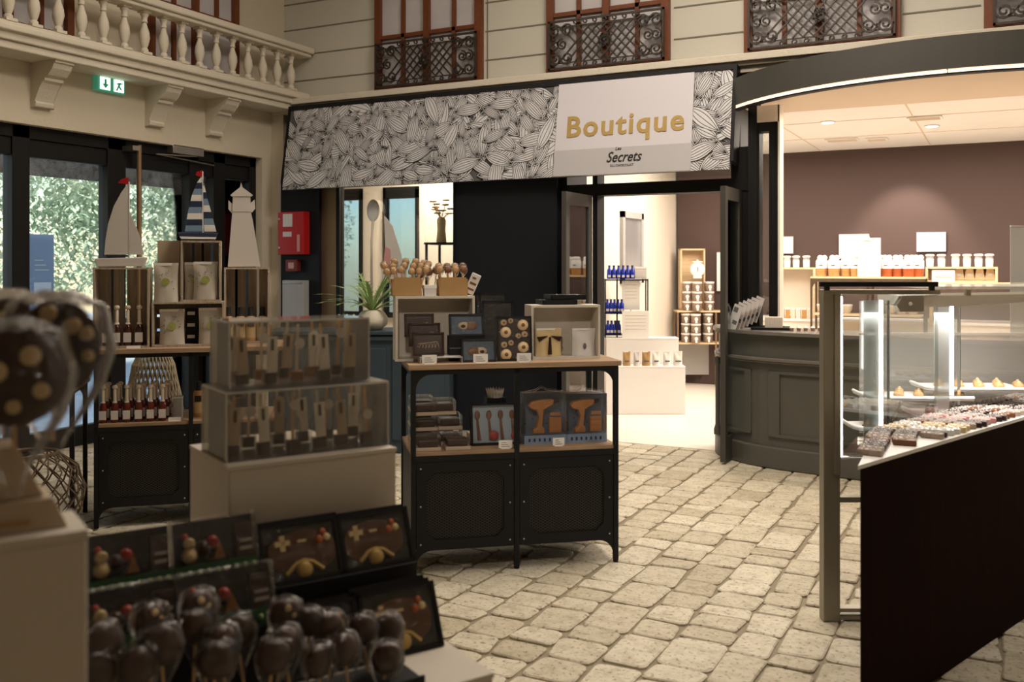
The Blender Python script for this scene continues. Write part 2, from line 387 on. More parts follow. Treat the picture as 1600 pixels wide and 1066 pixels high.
# stone balcony
bal = thing('stone_balcony', 'cream stone balcony with balustrade and scrolled brackets on the left wall', 'balcony', (0, 0, 3.08))
MB().box(0, .34, -7, 0, .06, .2).box(0, .38, -7, 0, .12, .165).box(0, .31, -7, 0, 0, .06).build('slab', 'stone_cream', bal, bev=.01)
MB().box(.2, .42, -7, -.02, .6, .66).box(.23, .39, -7, -.03, .565, .6).build('handrail', 'stone_cream', bal, bev=.012)
prof = [(.032, .02), (.032, .045), (.022, .055), (.034, .09), (.045, .14), (.04, .19), (.022, .245), (.018, .265), (.028, .275), (.022, .29), (.026, .32), (.036, .335), (.03, .35)]
for k in range(24):
    b = MB(); b.box(-.045, .045, -.045, .045, 0, .022); b.lathe(prof, 12); b.box(-.04, .04, -.04, .04, .35, .368)
    if k == 0: bb = b.build('baluster', 'stone_cream', bal); bb.location = (.3, -.25, .198)
    else:
        o = bb.copy(); col.objects.link(o); o.parent = bal; o.location = (.3, -.25-.2075*k, .198)
def corbel(y):
    pr = [(0, -.34), (.05, -.34), (.06, -.31), (.045, -.3), (.06, -.27), (.10, -.2), (.13, -.16), (.15, -.145), (.16, -.15), (.165, -.13), (.16, -.12), (.2, -.11), (.25, -.06), (.27, -.02), (.285, -.02), (.285, .005), (.3, .005), (.3, .02), (0, .02)]
    m = MB(); m.M = Matrix.Translation((0, y, 0)); n = len(pr)
    m.add([(a, -.085, z) for a, z in pr]+[(a, .085, z) for a, z in pr], [tuple(range(n))[::-1], tuple(range(n, 2*n))]+[((i+1) % n, i, n+i, n+(i+1) % n) for i in range(n)])
    return m.build('bracket', 'stone_cream', bal, bev=.006)
for y in (-2.88, -1.76, -1.04, -4.7): corbel(y)
# emergency exit sign under the balcony
t = thing('exit_sign', 'lit green emergency exit sign with arrow under the stone balcony', 'exit sign', (.03, -2.39, 2.962), 90)
MB().box(0, .29, -.02, .03, 0, .125).build('housing', 'exit_green', t, bev=.004)
m = MB(); m.box(.03, .13, -.026, -.022, .012, .113); m.box(.17, .27, -.026, -.022, .012, .113); m.build('lit_panel', 'exit_lit', t)
m = MB(); m.slab([(.08, .022), (.112, .06), (.09, .06), (.09, .1), (.07, .1), (.07, .06), (.048, .06)], -.031, -.027)
m.slab([(.185, .02), (.2, .02), (.215, .05), (.235, .03), (.25, .03), (.225, .065), (.235, .08), (.255, .08), (.255, .088), (.23, .092), (.21, .09), (.19, .075), (.195, .07), (.21, .076), (.203, .055)], -.031, -.027)
m.lathe([(.001, 0), (.009, 0), (.009, .003), (.001, .003)], 10); m.build('pictogram', 'exit_green', t)
MB().tube([(.1, 0, .125), (.1, 0, .17)], .006).build('stem', 'black_metal', t)
# entrance glazing (door_1): frame, leaves, panes
d = bpy.data.objects.new('door_1', None); col.objects.link(d); struct(d)
m = MB()
for a, b in ((-.43, -.34), (-.93, -.78), (-1.24, -1.13), (-2.17, -1.98), (-3.06, -2.91), (-4.4, -3.16)): m.box(-.2, -.08, a, b, 0, 2.6)
m.box(-.2, -.08, -4.4, -.34, 2.5, 2.6).box(-.18, -.1, -4.4, -.34, 2.36, 2.5).box(-.18, -.1, -4.4, -.34, 0, .16)
m.build('door_frame', 'black_frame', d, bev=.004)
for a, b in ((-.8, -.43), (-1.14, -.92), (-1.99, -1.23), (-2.92, -2.16), (-4.4, -3.0)): MB().box(-.145, -.135, a, b, .14, 2.4).build('door_pane', 'pane', d)
MB().tube([(.03, -1.935, .95), (.03, -1.935, 2.55)], .022, 12).build('pull_bar', 'copper', d)
MB().box(-.08, .05, -2.02, -1.93, 2.5, 2.54).box(-.08, .05, -2.02, -1.93, 1.0, 1.04).build('pull_bar_bracket', 'metal', d)
MB().box(-.08, 0, -1.52, -1.14, 2.53, 2.61).tube([(-.03, -1.2, 2.53), (-.02, -1.7, 2.5), (-.06, -.95, 2.47)], .008).build('door_closer', 'metal', d, bev=.004)
# outdoors
struct(MB().box(-22, -.3, -16, 14, -.3, -.06).build('ground_outside', 'ground_out'))
def leaves(name, n, fx, label, sz=.09):
    m = MB(); rnd = random.Random(5)
    for _ in range(n):
        x, y, z = fx(rnd); a, b = rnd.uniform(0, 6.28), rnd.uniform(-1, 1); s = sz*rnd.uniform(.6, 1.4)
        M = Matrix.Translation((x, y, z)) @ Matrix.Rotation(a, 4, 'Z') @ Matrix.Rotation(b, 4, 'X')
        m.M = M; m.add([(0, -s, 0), (s*.4, 0, .01), (0, s, 0), (-s*.4, 0, .01)], [(0, 1, 2, 3)])
    return tag(m.build(name, 'leaf_out'), label, 'trees', kind='stuff')
def blob(r):
    while 1:
        a, b, c = [r.uniform(-1, 1) for _ in range(3)]
        if a*a+b*b+c*c < 1: break
    k = r.choice([(-7.2, 5.5, 2.6, 1.6, 2.6, 2.0), (-7.5, 1.5, 2.0, 1.5, 2.4, 1.7), (-7.5, -1.5, 2.3, 1.6, 2.5, 2.2), (-8.5, 9, 2.5, 1.8, 2.8, 2.4), (-8, 4, 3.6, 2, 3, 1.6)])
    f = (a*a+b*b+c*c)**-.25
    return k[0]+a*k[3]*f, k[1]+b*k[4]*f, max(-.05, k[2]+c*k[5]*f)
leaves('hedge_trees', 42000, blob, 'sunlit green trees outside beyond the glazed entrance', .075)
tt = thing('sign_totem', 'blue-grey information pillar standing outside the entrance', 'outdoor sign', (-4, -.1, -.06), 90)
MB().box(0, .34, -.08, .08, 0, 1.95).build('pillar', 'totem', tt, bev=.01)
m = MB(); m.box(.05, .29, -.086, -.081, 1.05, 1.35)
for k in range(3): m.box(.06, .06+.2-.04*k, -.086, -.081, 1.5+.06*k, 1.51+.06*k)
m.build('printed_panel', 'label', tt)
# ------------------------------------------------------------------ printed canvas banners (cocoa pod drawing)
def pods(m, w, h, n, seed, L0=.15, L1=.24):
    """overlapping outlined cocoa pods on a w x h rectangle in the xz plane, front = -y"""
    r = random.Random(seed); dy = .00035; placed = []
    def clip(poly):
        for ax, lim, sg in ((0, 0, 1), (0, w, -1), (1, 0, 1), (1, h, -1)):
            out = []
            for i in range(len(poly)):
                a, b = poly[i-1], poly[i]; ia, ib = (a[ax]-lim)*sg >= 0, (b[ax]-lim)*sg >= 0
                if ia != ib:
                    t = (lim-a[ax])/(b[ax]-a[ax]); out.append((a[0]+t*(b[0]-a[0]), a[1]+t*(b[1]-a[1])))
                if ib: out.append(b)
            poly = out
            if not poly: return []
        return poly
    y = -.0005
    def emit(poly, mi, yy):
        poly = clip(poly)
        if len(poly) > 2: m.cur = mi; m.add([(a, yy, b) for a, b in poly], [tuple(range(len(poly)))])
    for k in range(n):
        cx, cz, a, L = r.uniform(0, w), r.uniform(0, h), r.uniform(0, 6.28), r.uniform(L0, L1); W = L*r.uniform(.14, .19)
        ax = [(cx+L*.5*q_*cos(a), cz+L*.5*q_*sin(a), W*(1-abs(q_)*.75)+.007) for q_ in (-1, -.66, -.33, 0, .33, .66, 1)]; used = set()
        for ox, oz, oL, oax, ol in placed:
            if (ox-cx)**2+(oz-cz)**2 < ((L+oL)*.53)**2 and any((p[0]-q_[0])**2+(p[1]-q_[1])**2 < (p[2]+q_[2])**2 for p in ax for q_ in oax): used.add(ol)
        ly = 0
        while ly in used: ly += 1
        placed.append((cx, cz, L, ax, ly)); y = -.0005-ly*dy*3
        T = lambda u, v: (cx+u*cos(a)-v*sin(a), cz+u*sin(a)+v*cos(a))
        q = [i/10 for i in range(11)]
        wd = lambda s: W*(sin(pi*s**.8))**.9
        def outline(g): return [T(L*(s-.5)*(1+g*6), wd(s)+g) for s in q]+[T(L*(s-.5)*(1+g*6), -wd(s)-g) for s in q[::-1]]
        o = outline(.0044); o = [o[i] for i in range(len(o))]
        emit(o, 1, y); emit(outline(0), 0, y-dy)
        nr = r.choice([1, 2, 2]); tw = .0026
        for j in range(-nr, nr+1):
            f = j/(nr+.6)
            c1 = [(L*(s-.5)*.93, wd(s)*f) for s in q]
            for i in range(len(c1)-1):
                (u0, v0), (u1, v1) = c1[i], c1[i+1]
                emit([T(u0, v0-tw), T(u1, v1-tw), T(u1, v1+tw), T(u0, v0+tw)], 2, y-2*dy)
ban = thing('shop_banner', 'wide printed canvas sign reading Boutique above the shop entrance', 'banner', (.345, -.30, 3.06), 0)
ban.rotation_euler = (R(-9), 0, 0)
BW, BH = 4.49, .815
MB().box(0, BW, 0, .02, -BH, 0).build('canvas', 'banner_base', ban)
MB().box(0, BW, -.012, .16, 0, .045).box(-.03, 0, -.01, .16, -.75, .045).box(BW, BW+.03, -.01, .16, -.75, .045).build('awning_box', 'black_paint', ban)
m = MB(); m.M = Matrix.Translation((0, 0, -BH)); pods(m, 2.98, BH, 620, 3, .22, .36); m.build('cocoa_pod_print', ['pod_white', 'ink', 'ink'], ban)
m = MB(); m.M = Matrix.Translation((4.18, 0, -BH)); pods(m, .31, BH, 80, 4, .22, .36); m.build('cocoa_pod_print', ['pod_white', 'ink', 'ink'], ban)
MB().box(2.98, 4.18, -.030, -.001, -BH, 0).build('title_panel', 'banner_white', ban)
MB().box(2.98, 4.18, -.0315, -.0305, -BH, -.59).build('title_band', 'banner_band', ban)
text('Boutique', .255, ban, (3.595, -.033, -.475), (R(90), 0, 0), 'gold', off=.005, ex=.003, space=1.13, sx=1.0)
text('Secrets', .125, ban, (3.61, -.034, -.715), (R(90), 0, 0), 'ink', off=.001, shear=.35, sx=.82)
text('Les', .04, ban, (3.56, -.034, -.615), (R(90), 0, 0), 'ink', shear=.3)
text('DU CHOCOLAT', .028, ban, (3.6, -.034, -.755), (R(90), 0, 0), 'grey_ink')
ob = thing('outdoor_banner', 'grey printed awning canvas hanging outside above the entrance doors, with two added support posts', 'banner', (-1.2, -3.4, 2.33), 90)
MB().box(0, 4.3, 0, .02, -.0, .55).build('canvas', 'black_paint', ob); MB().box(-.04, 0, 0, .04, -2.39, .55).build('post', 'metal', ob); MB().box(4.3, 4.34, 0, .04, -2.39, .55).build('post', 'metal', ob)  # both posts are made up, added to stand the canvas on the ground
m = MB(); pods(m, 4.3, .55, 420, 9, .18, .3); m.build('cocoa_pod_print', ['grey_ink', 'ink', 'ink'], ob)
# ------------------------------------------------------------------ shop front
sf = MB()
sf.box(-.3, .16, -.2, .1, 0, 3.05)
struct(sf.build('wall_pier', 'plaster'))
struct(MB().box(.16, .65, -.24, 0, 0, 2.4).build('wall_black_pier', 'shop_black'))
struct(MB().box(2.27, 3.30, -.32, .35, 0, 2.5).box(2.262, 2.272, -.335, -.31, 0, 2.5).build('wall_black_block', 'shop_black'))
struct(MB().box(.16, 4.84, -.10, .2, 2.45, 3.0).build('wall_over_shopfront', 'shop_black'))
d = bpy.data.objects.new('window_7', None); col.objects.link(d); struct(d)
MB().box(.65, .83, -.2, -.1, 0, 2.45).build('window_post', 'copper', d)
MB().box(.83, .87, -.2, -.12, 0, 2.45).box(2.23, 2.27, -.2, -.12, 0, 2.45).box(.87, 2.23, -.2, -.12, 0, .08).build('window_frame', 'black_frame', d)
MB().box(.87, 2.23, -.165, -.155, .08, 2.45).build('window_pane', 'pane', d)
# doorway with two opened leaves (door_2)
d = bpy.data.objects.new('door_2', None); col.objects.link(d); struct(d)
MB().box(3.30, 3.36, -.24, -.08, 0, 2.4).box(3.60, 3.645, -.24, -.08, 0, 2.4).box(3.3, 4.95, -.25, -.08, 2.1, 2.2).box(4.80, 4.95, -.24, -.08, 0, 2.45).build('door_frame', 'black_frame', d)
MB().box(3.36, 3.62, -.17, -.16, 0, 2.1).box(3.67, 4.8, -.17, -.16, 2.2, 2.45).build('door_pane', 'pane', d)
def leaf(x, sg, L, lab):
    q = bpy.data.objects.new('door_leaf', None); col.objects.link(q); q.parent = d; q.location = (x, -.26, 0)
    MB().box(-.02, .02, -L, -L+.07, .02, 2.1).box(-.02, .02, -.07, 0, .02, 2.1).box(-.02, .02, -L+.07, -.07, .02, .2).box(-.02, .02, -L+.07, -.07, 2.0, 2.1).build('leaf_frame', 'fascia', q)
    MB().box(-.006, .006, -L+.07, -.07, .2, 2.0).build('leaf_pane', 'pane', q)
leaf(3.585, 1, .55, ''); leaf(4.87, -1, .5, '')
# column at the end of the shop front
struct(MB().box(4.96, 5.03, -.34, -.2, 0, 2.8).build('trim_2', 'black_frame'))
d = bpy.data.objects.new('window_8', None); col.objects.link(d); struct(d)
MB().box(5.03, 5.045, -.33, -.2, 0, 2.75).box(5.12, 5.19, -.33, -.2, 0, 2.62).box(5.045, 5.12, -.33, -.2, 2.55, 2.62).build('window_frame', 'black_frame', d)
MB().box(5.19, 5.205, -.34, -.2, 0, 2.75).box(5.03, 5.2, -.34, -.2, 2.62, 2.75).build('window_trim', 'shop_cream', d)
MB().box(5.045, 5.12, -.27, -.265, 0, 2.55).build('window_pane', 'case_glass', d)
# shop interior shell
struct(MB().box(3.03, 9, 4.0, 4.2, 0, 3.0).build('wall_shop_back', 'purple'))
struct(MB().box(2.88, 3.0, .35, 4.2, 0, 3.0).build('wall_shop_left', 'shop_cream'))
struct(MB().box(9, 9.2, -.3, 4.2, 0, 3.0).build('wall_shop_right', 'shop_cream'))
cm = MB(); cm.box(2.3, 9.2, .40, 4.2, 2.87, 3.0); cm.cur = 1
for xx in (3.6, 4.8, 6.0, 7.2): cm.box(xx, xx+.012, .4, 4.0, 2.866, 2.871)
for yy in (1.6, 2.8): cm.box(3, 9, yy, yy+.012, 2.866, 2.871)
struct(cm.build('ceiling_shop', ['shop_ceiling', 'soffit']))
CC = (6.5, .975); RR = 2.11
so = [(4.8, .41)]+[(4.8, -.2)]+arc(CC[0], CC[1], RR-.05, 219, 321, 30)+[(8.2, -.2), (11, -.2), (11, .41)]
struct(MB().prism(so, 2.80, 2.98).build('ceiling_soffit', 'soffit'))
fa = arc(*CC, RR, 216, 324, 40)+arc(*CC, RR-.045, 324, 216, 40)
struct(MB().prism(fa, 2.768, 2.955).build('trim_3', 'fascia'))
struct(MB().prism([(CC[0]+(RR+.0)*cos(R(a)), CC[1]+RR*sin(R(a))) for a in range(216, 325, 3)]+[(8.3, 0), (4.7, 0)], 2.955, 2.98).build('trim_4', 'fascia'))
st = thing('light_strip', 'warm glowing strip light under the curved grey fascia', 'light', (0, 0, 0))
for a in range(212, 330, 14):
    m = MB(); m.prism(arc(*CC, RR-.008, a+.15, a+13.85, 8)+arc(*CC, RR-.05, a+13.85, a+.15, 8), 2.742, 2.766); m.build('light_segment', 'strip', st)
MB().prism(arc(*CC, RR-.0, 212, 330, 40)+arc(*CC, RR-.06, 330, 212, 40), 2.730, 2.741).build('rail', 'black_paint', st)
# ceiling fittings
for i, (px, py) in enumerate(((1293, 191), (1456, 197))):
    x, y, z = G(px, py, 2.866)
    t = thing('downlight', ('round recessed spotlight in the white shop ceiling nearer the column', 'round recessed spotlight in the white shop ceiling beside a vent')[i], 'ceiling light', (x, y, 2.866), 0, 'ceiling spotlights')
    MB().lathe([(.06, -.006), (.075, -.004), (.075, 0)], 20).build('rim', 'white_bright', t); MB().lathe([(.001, -.008), (.055, -.008), (.055, -.006)], 20).build('lens', 'lamp', t)
for i, (px, py, w) in enumerate(((1445, 184, .3), (1316, 218, .34), (1370, 217, .22))):
    x, y, z = G(px, py, 2.866); t = thing('ceiling_vent', 'flat ceiling vent %s in the shop ceiling' % ('beside the bright spotlight', 'near the purple wall, close to the column', 'near the purple wall, right of another vent')[i], 'vent', (x, y, 2.866), 0, 'ceiling vents')
    MB().box(-w/2, w/2, -.1, .1, -.012, 0).build('frame', 'shop_ceiling', t); m = MB()
    for k in range(4): m.box(-w/2+.02, w/2-.02, -.08+.045*k, -.065+.045*k, -.016, -.01)
    m.build('slat', 'soffit', t)
# side bay interior
sb = MB(); yb = 1.3
sb.box(-.5, -.3, yb, yb+.1, 0, 3).box(.07, .37, yb, yb+.1, 0, 3).box(.85, 2.9, yb, yb+.1, 0, 3).box(-.3, .07, yb, yb+.1, 0, .9).box(.37, .85, yb, yb+.1, 0, .9)
sb.box(-.3, .07, yb, yb+.1, 2.4, 3).box(.37, .85, yb, yb+.1, 2.4, 3)
struct(sb.build('wall_bay_back', 'shop_cream')); struct(MB().box(-.5, 2.9, -.1, 1.4, 2.75, 2.9).build('ceiling_bay', 'shop_cream'))
struct(MB().box(-.5, -.4, .1, 1.4, 0, 2.9).build('wall_bay_left', 'shop_cream'))
for i, (a, b) in enumerate(((-.3, .07), (.37, .85))):
    d = bpy.data.objects.new('window_%d' % (9+i), None); col.objects.link(d); struct(d)
    MB().box(a, a+.04, yb-.03, yb+.05, .9, 2.4).box(b-.04, b, yb-.03, yb+.05, .9, 2.4).box(a, b, yb-.03, yb+.05, 2.27, 2.4).box(a, b, yb-.03, yb+.05, .9, .96).build('window_frame', 'black_frame', d)
    MB().box(a+.04, b-.04, yb, yb+.01, .96, 2.27).build('window_pane', 'tinted', d)
# wall mirror on the side wall of the shop
t = thing('wall_mirror', 'tall mirror in a taupe frame on the cream shop wall', 'mirror', (3.0, 2.0, 1.3), 0)
MB().box(0, .04, 0, .07, 0, .8).box(0, .04, .61, .68, 0, .8).box(0, .04, 0, .68, .73, .8).box(0, .04, 0, .68, 0, .06).build('frame', 'tag_grey', t); MB().box(.0, .015, .07, .61, .06, .73).build('mirror_glass', 'silver', t)
# ------------------------------------------------------------------ black pier fittings
def BYp(px, py, y0): d = ray(px, py); return P(px, py, (y0-CY)/d[1])
t = thing('fire_alarm_cabinet', 'red metal fire alarm cabinet on the black pier', 'fire cabinet', (.205, -.25, 1.61))
MB().box(0, .33, -.09, 0.01, 0, .43).build('cabinet', 'red', t, bev=.006)
MB().box(.07, .19, -.094, -.091, .28, .41).box(.07, .18, -.094, -.091, .18, .23).build('notice', 'label', t); MB().box(.255, .285, -.1, -.091, .03, .2).build('handle', 'pink', t)
MB().tube([(.025, -.092, .07), (.025, -.1, .07)], .01).tube([(.025, -.092, .36), (.025, -.1, .36)], .01).build('lock', 'silver', t)
t = thing('alarm_call_point', 'small dark red alarm call point below the red cabinet', 'alarm', (.27, -.25, 1.44)); MB().box(0, .15, -.05, 0.01, 0, .12).build('case', 'dark_red', t, bev=.005); MB().box(.04, .11, -.054, -.051, .03, .09).build('button', 'pink', t)
t = thing('wall_box', 'grey metal box mounted on the black pier under the red cabinet', 'wall box', (.255, -.25, .95)); MB().box(0, .27, -.08, .01, 0, .40).build('case', 'tag_grey', t, bev=.005); MB().box(.01, .26, -.084, -.08, .37, .38).build('lid', 'silver', t)
# ------------------------------------------------------------------ furniture: black metal display units
def gus(m, x, z, r, sx, y0, y1, up=-1):
    pts = [(x, z)]+[(x+sx*(r-r*sin(a)), z+up*(r-r*cos(a))) for a in [pi/2*i/6 for i in range(7)]]
    pts = [(x, z), (x+sx*r, z)]+[(x+sx*(r-r*sin(pi/2*i/6)), z+up*(r-r*cos(pi/2*i/6))) for i in range(1, 7)]
    if sx*up > 0: pts = pts[::-1]
    pts = pts if sx*up > 0 else pts
    m.slab(pts[::-1], y0, y1)
def unit(label, F, W=1.05, D=.5, H=1.02, doors=True, mid=True, group=None):
    t = thing('display_table', label, 'display table', F.at(0, 0, 0), F.deg, group); e = .024
    MB().box(-.012, W+.012, -.012, D+.012, H-.026, H).build('table_top', 'oak_top', t, bev=.002)
    for i, (x, y) in enumerate(((0, 0), (W-e, 0), (0, D-e), (W-e, D-e))):
        MB().box(x, x+e, y, y+e, 0.012, H-.026).lathe([(.014, 0), (.014, .014)], 10, x+e/2, y+e/2).build('leg', 'black_metal', t)
    if mid: MB().box(W/2-e/2, W/2+e/2, 0, e, .012, H-.026).lathe([(.014, 0), (.014, .014)], 10, W/2, e/2).build('leg', 'black_metal', t)
    m = MB()
    for y in (0, D-e): m.box(e, W-e, y, y+e*.7, H-.05, H-.026)
    for x in (0, W-e): m.box(x, x+e*.7, e, D-e, H-.05, H-.026)
    for y in (.004, D-.012):
        gus(m, e, H-.05, .075, 1, y, y+.01); gus(m, W-e, H-.05, .075, -1, y, y+.01)
    m.build('top_rail', 'black_metal', t)
    if doors:
        MB().box(.004, W-.004, .006, D-.004, .575, .592).build('shelf', 'oak_top', t)
        m = MB(); m.box(e, W-e, .002, .02, .545, .575).box(e, W-e, D-.02, D, .545, .575).box(0.004, .02, 0, D, .545, .575).box(W-.02, W-.004, 0, D, .545, .575)
        m.box(0.006, W-.006, .03, D, .115, .125); m.box(.006, W-.006, D-.012, D-.006, .12, .545); m.box(.006, .012, e, D-e, .12, .545); m.box(W-.012, W-.006, e, D-e, .12, .545)
        for y in (.004,): gus(m, e, .115, .08, 1, y, y+.01); gus(m, W-e, .115, .08, -1, y, y+.01)
        m.build('lower_case', 'black_metal', t)
        for a, b in ((e, W/2-e/2), (W/2+e/2, W-e)):
            q = .05; c = .04; f = MB(); a2, b2 = a+.003, b-.003; z0, z1 = .115, .543
            outer = [(a2, z0), (b2, z0), (b2, z1), (a2, z1)]
            inn = [(a2+q+c, z0+q), (b2-q-c, z0+q), (b2-q, z0+q+c), (b2-q, z1-q-c), (b2-q-c, z1-q), (a2+q+c, z1-q), (a2+q, z1-q-c), (a2+q, z0+q+c)]
            cor = [outer[0], outer[1], outer[1], outer[2], outer[2], outer[3], outer[3], outer[0]]
            for yy, fl in ((.003, 0), (.013, 1)):
                for i in range(8):
                    j = (i+1) % 8; qd = [(cor[i][0], yy, cor[i][1]), (cor[j][0], yy, cor[j][1]), (inn[j][0], yy, inn[j][1]), (inn[i][0], yy, inn[i][1])]
                    if cor[i] == cor[j]: qd = qd[1:]; f.add(qd, [(0, 1, 2) if not fl else (2, 1, 0)])
                    else: f.add(qd, [(0, 1, 2, 3) if not fl else (3, 2, 1, 0)])
            for i in range(8):
                j = (i+1) % 8; f.add([(inn[i][0], .003, inn[i][1]), (inn[j][0], .003, inn[j][1]), (inn[j][0], .013, inn[j][1]), (inn[i][0], .013, inn[i][1])], [(0, 1, 2, 3)])
            fo = f.build('door', 'black_metal', t)
            MB().box(a2+.01, b2-.01, .014, .018, z0+.01, z1-.01).build('door_mesh', 'mesh', fo)
            m = MB()
            for zz in (z0+.03, z1-.03, (z0+z1)/2):
                for xx in (a2+.02, b2-.02): m.ball((xx, .003, zz), .005, 6)
            m.build('rivet', 'metal', fo)
    return t
T1 = Frame(4.204, -4.005, 39.2); T2 = Frame(2.146, -4.136, 42)
unit('black metal display table with mesh doors standing alone mid floor', T1, group='black metal display tables with wooden tops')
unit('black metal display table by the entrance carrying wooden crates and boats', T2, group='black metal display tables with wooden tops')
T3 = Frame(*T2.at(-1.1, -.02)[:2], 42)
unit('low black metal table left of the crate display, beside the entrance', T3, W=1.0, H=.82, D=.45, doors=False, mid=False)
# ------------------------------------------------------------------ small item builders
def price_card(F, px, v, z, label, w=.072, h=.045):
    u, _ = F.inv(px, 500, v); t = thing('price_card', label, 'price card', F.at(u-w/2, v, z), F.deg, 'small white price cards')
    MB().box(0, w, 0, .004, .003, h).build('card', 'white_card', t); m = MB()
    for k in range(3): m.box(.012, w-.014-.008*k, -.001, 0, .01+.01*k, .0125+.01*k)
    m.build('printed_text', 'grey_ink', t); MB().box(.01, w-.01, -.004, .014, 0, .004).build('foot', 'white_card', t); return t
def blister(F, u, v, z, w, h, label, inner, name='chocolate_box', d=.03, tilt=-12, group=None, rim='black_paint', cat='chocolate box'):
    """shallow tray with rim and clear lid, standing on its edge"""
    t = thing(name, label, cat, F.at(u, v, z), F.deg, group); t.rotation_euler = (R(tilt), 0, R(F.deg)); e = .009
    MB().box(0, w, d*.6, d, 0, h).box(0, e, 0, d, 0, h).box(w-e, w, 0, d, 0, h).box(0, w, 0, d, 0, e).box(0, w, 0, d, h-e, h).build('tray', rim, t)
    inner(t, w, h, d); MB().box(e, w-e, .003, .005, e, h-e).build('clear_lid', 'film', t); return t
def dome(m, x, z, r, y=.0, k=.5):
    mm = m.M.copy(); m.M = mm @ Matrix.Translation((x, y, z)) @ Matrix.Rotation(pi/2, 4, 'X'); m.lathe([(r, -.004), (r, r*.25), (r*.75, r*.42), (r*.3, r*.5), (.0005, r*.52)], 14); m.M = mm
def in_script(t, w, h, d):
    MB().box(.01, w-.01, d*.4, d*.6, .01, h-.01).build('chocolate_slab', 'chocolate', t); m = MB(); z = h*.45
    for k in range(6):
        x = w*(.2+.1*k); m.tube([(x, d*.38, z-.012), (x+.012, d*.38, z+.014), (x+.022, d*.38, z-.01)], .0016, 4)
    m.tube([(w*.15, d*.38, z+.008), (w*.8, d*.38, z+.012+.006)], .0014, 4); m.build('gold_script', 'cream_dot', t)
def in_eye(flip):
    def f(t, w, h, d):
        MB().box(.01, w-.01, d*.45, d*.6, .01, h-.01).build('backing', 'eye_blue', t)
        X = lambda q: w*(1-q) if flip else w*q
        m = MB(); m.ball((X(.62), d*.5, h*.47), h*.2, 10, (1.7, .4, 1)); m.build('chocolate_body', 'milk_choc', t)
        m = MB(); m.ball((X(.42), d*.46, h*.48), h*.19, 10, (1.35, .4, .9)); m.build('cream_oval', 'cream_dot', t)
        m = MB(); m.ball((X(.40), d*.24, h*.45), h*.085, 8, (1.3, .5, .9)); m.build('dark_center', 'chocolate', t)
    return f
def in_flower(t, w, h, d):
    MB().box(.01, w-.01, d*.45, d*.6, .01, h-.01).build('chocolate_slab', 'chocolate', t); MB().box(.01, w-.01, d*.2, d*.5, h*.49, h*.53).build('divider', 'black_paint', t)
    m = MB(); m2 = MB()
    for b in (0, .5):
        for x, z, r in ((.25, .14, .028), (.75, .3, .028), (.2, .36, .016), (.4, .4, .014), (.8, .09, .016), (.62, .05, .015)):
            dome(m, w*x, h*(b+z), r, d*.4); dome(m2, w*x, h*(b+z), r*.35, d*.4-r*.45)
    m.build('cream_flower', 'cream_dot', t); m2.build('flower_center', 'milk_choc', t)
def in_tools(t, w, h, d):
    MB().box(.01, w-.01, d*.5, d*.6, .01, h-.01).build('backing', 'light_blue', t); m = MB()
    for k in range(4): x = w*(.14+.24*k); m.ball((x, d*.35, h*.72), .018, 8, (.8, .5, 1.3)); m.tube([(x, d*.35, h*.62), (x+.008, d*.35, h*.12)], [.006, .011]); 
    m.build('chocolate_figure', 'milk_choc', t); m = MB(); m.ball((w*.47, d*.3, h*.22), .026, 8, (1, .5, 1)); m.ball((w*.9, d*.3, h*.2), .02, 8, (1, .5, 1)); m.build('red_sweet', 'xmas_red', t)
def in_pad(t, w, h, d):
    MB().box(.01, w-.01, d*.45, d*.6, .01, h-.01).build('backing', 'black_paint', t)
    pts = [(w*(.5+.4*cos(a)*(1 if abs(cos(a)) > .3 else .9)), h*(.55+.3*sin(a)-(.14 if sin(a) < 0 and abs(cos(a)) > .45 else 0))) for a in [2*pi*i/24 for i in range(24)]]
    m = MB(); m.slab([(a, b) for a, b in pts], d*.2, d*.45); m.build('chocolate_gamepad', 'milk_choc', t, bev=.004)
    m = MB(); x, z = w*.27, h*.66; m.box(x-.018, x+.018, d*.1, d*.2, z-.006, z+.006).box(x-.006, x+.006, d*.1, d*.2, z-.018, z+.018); m.box(w*.45, w*.55, d*.12, d*.2, h*.64, h*.68)
    dome(m, w*.8, h*.66, .009, d*.18); m.build('gold_buttons', 'yellow_choc', t)
    m = MB(); dome(m, w*.71, h*.64, .009, d*.18); dome(m, w*.76, h*.76, .008, d*.18); m.build('orange_buttons', 'rust', t)
    m = MB(); dome(m, w*.5, h*.2, .02, d*.4); m.tube([(w*.28, d*.3, h*.15), (w*.4, d*.3, h*.3), (w*.5, d*.3, h*.34), (w*.6, d*.3, h*.3), (w*.72, d*.3, h*.15)], .006); m.build('gold_ribbon', 'gold', t)
def box_open(F, u0, u1, v0, v1, z0, z1, label, shelf=None, name='display_box', matn='white_lac'):
    t = thing(name, label, 'display box', F.at(u0, v0, z0), F.deg); w, d, h, e = u1-u0, v1-v0, z1-z0, .012
    MB().box(0, e, 0, d, 0, h).build('side_panel', matn, t); MB().box(w-e, w, 0, d, 0, h).build('side_panel', matn, t); MB().box(e, w-e, 0, d, 0, e).build('bottom_panel', matn, t)
    MB().box(e, w-e, 0, d, h-e, h).build('top_panel', matn, t); MB().box(e, w-e, d-e, d, e, h-e).build('back_panel', matn, t); return t
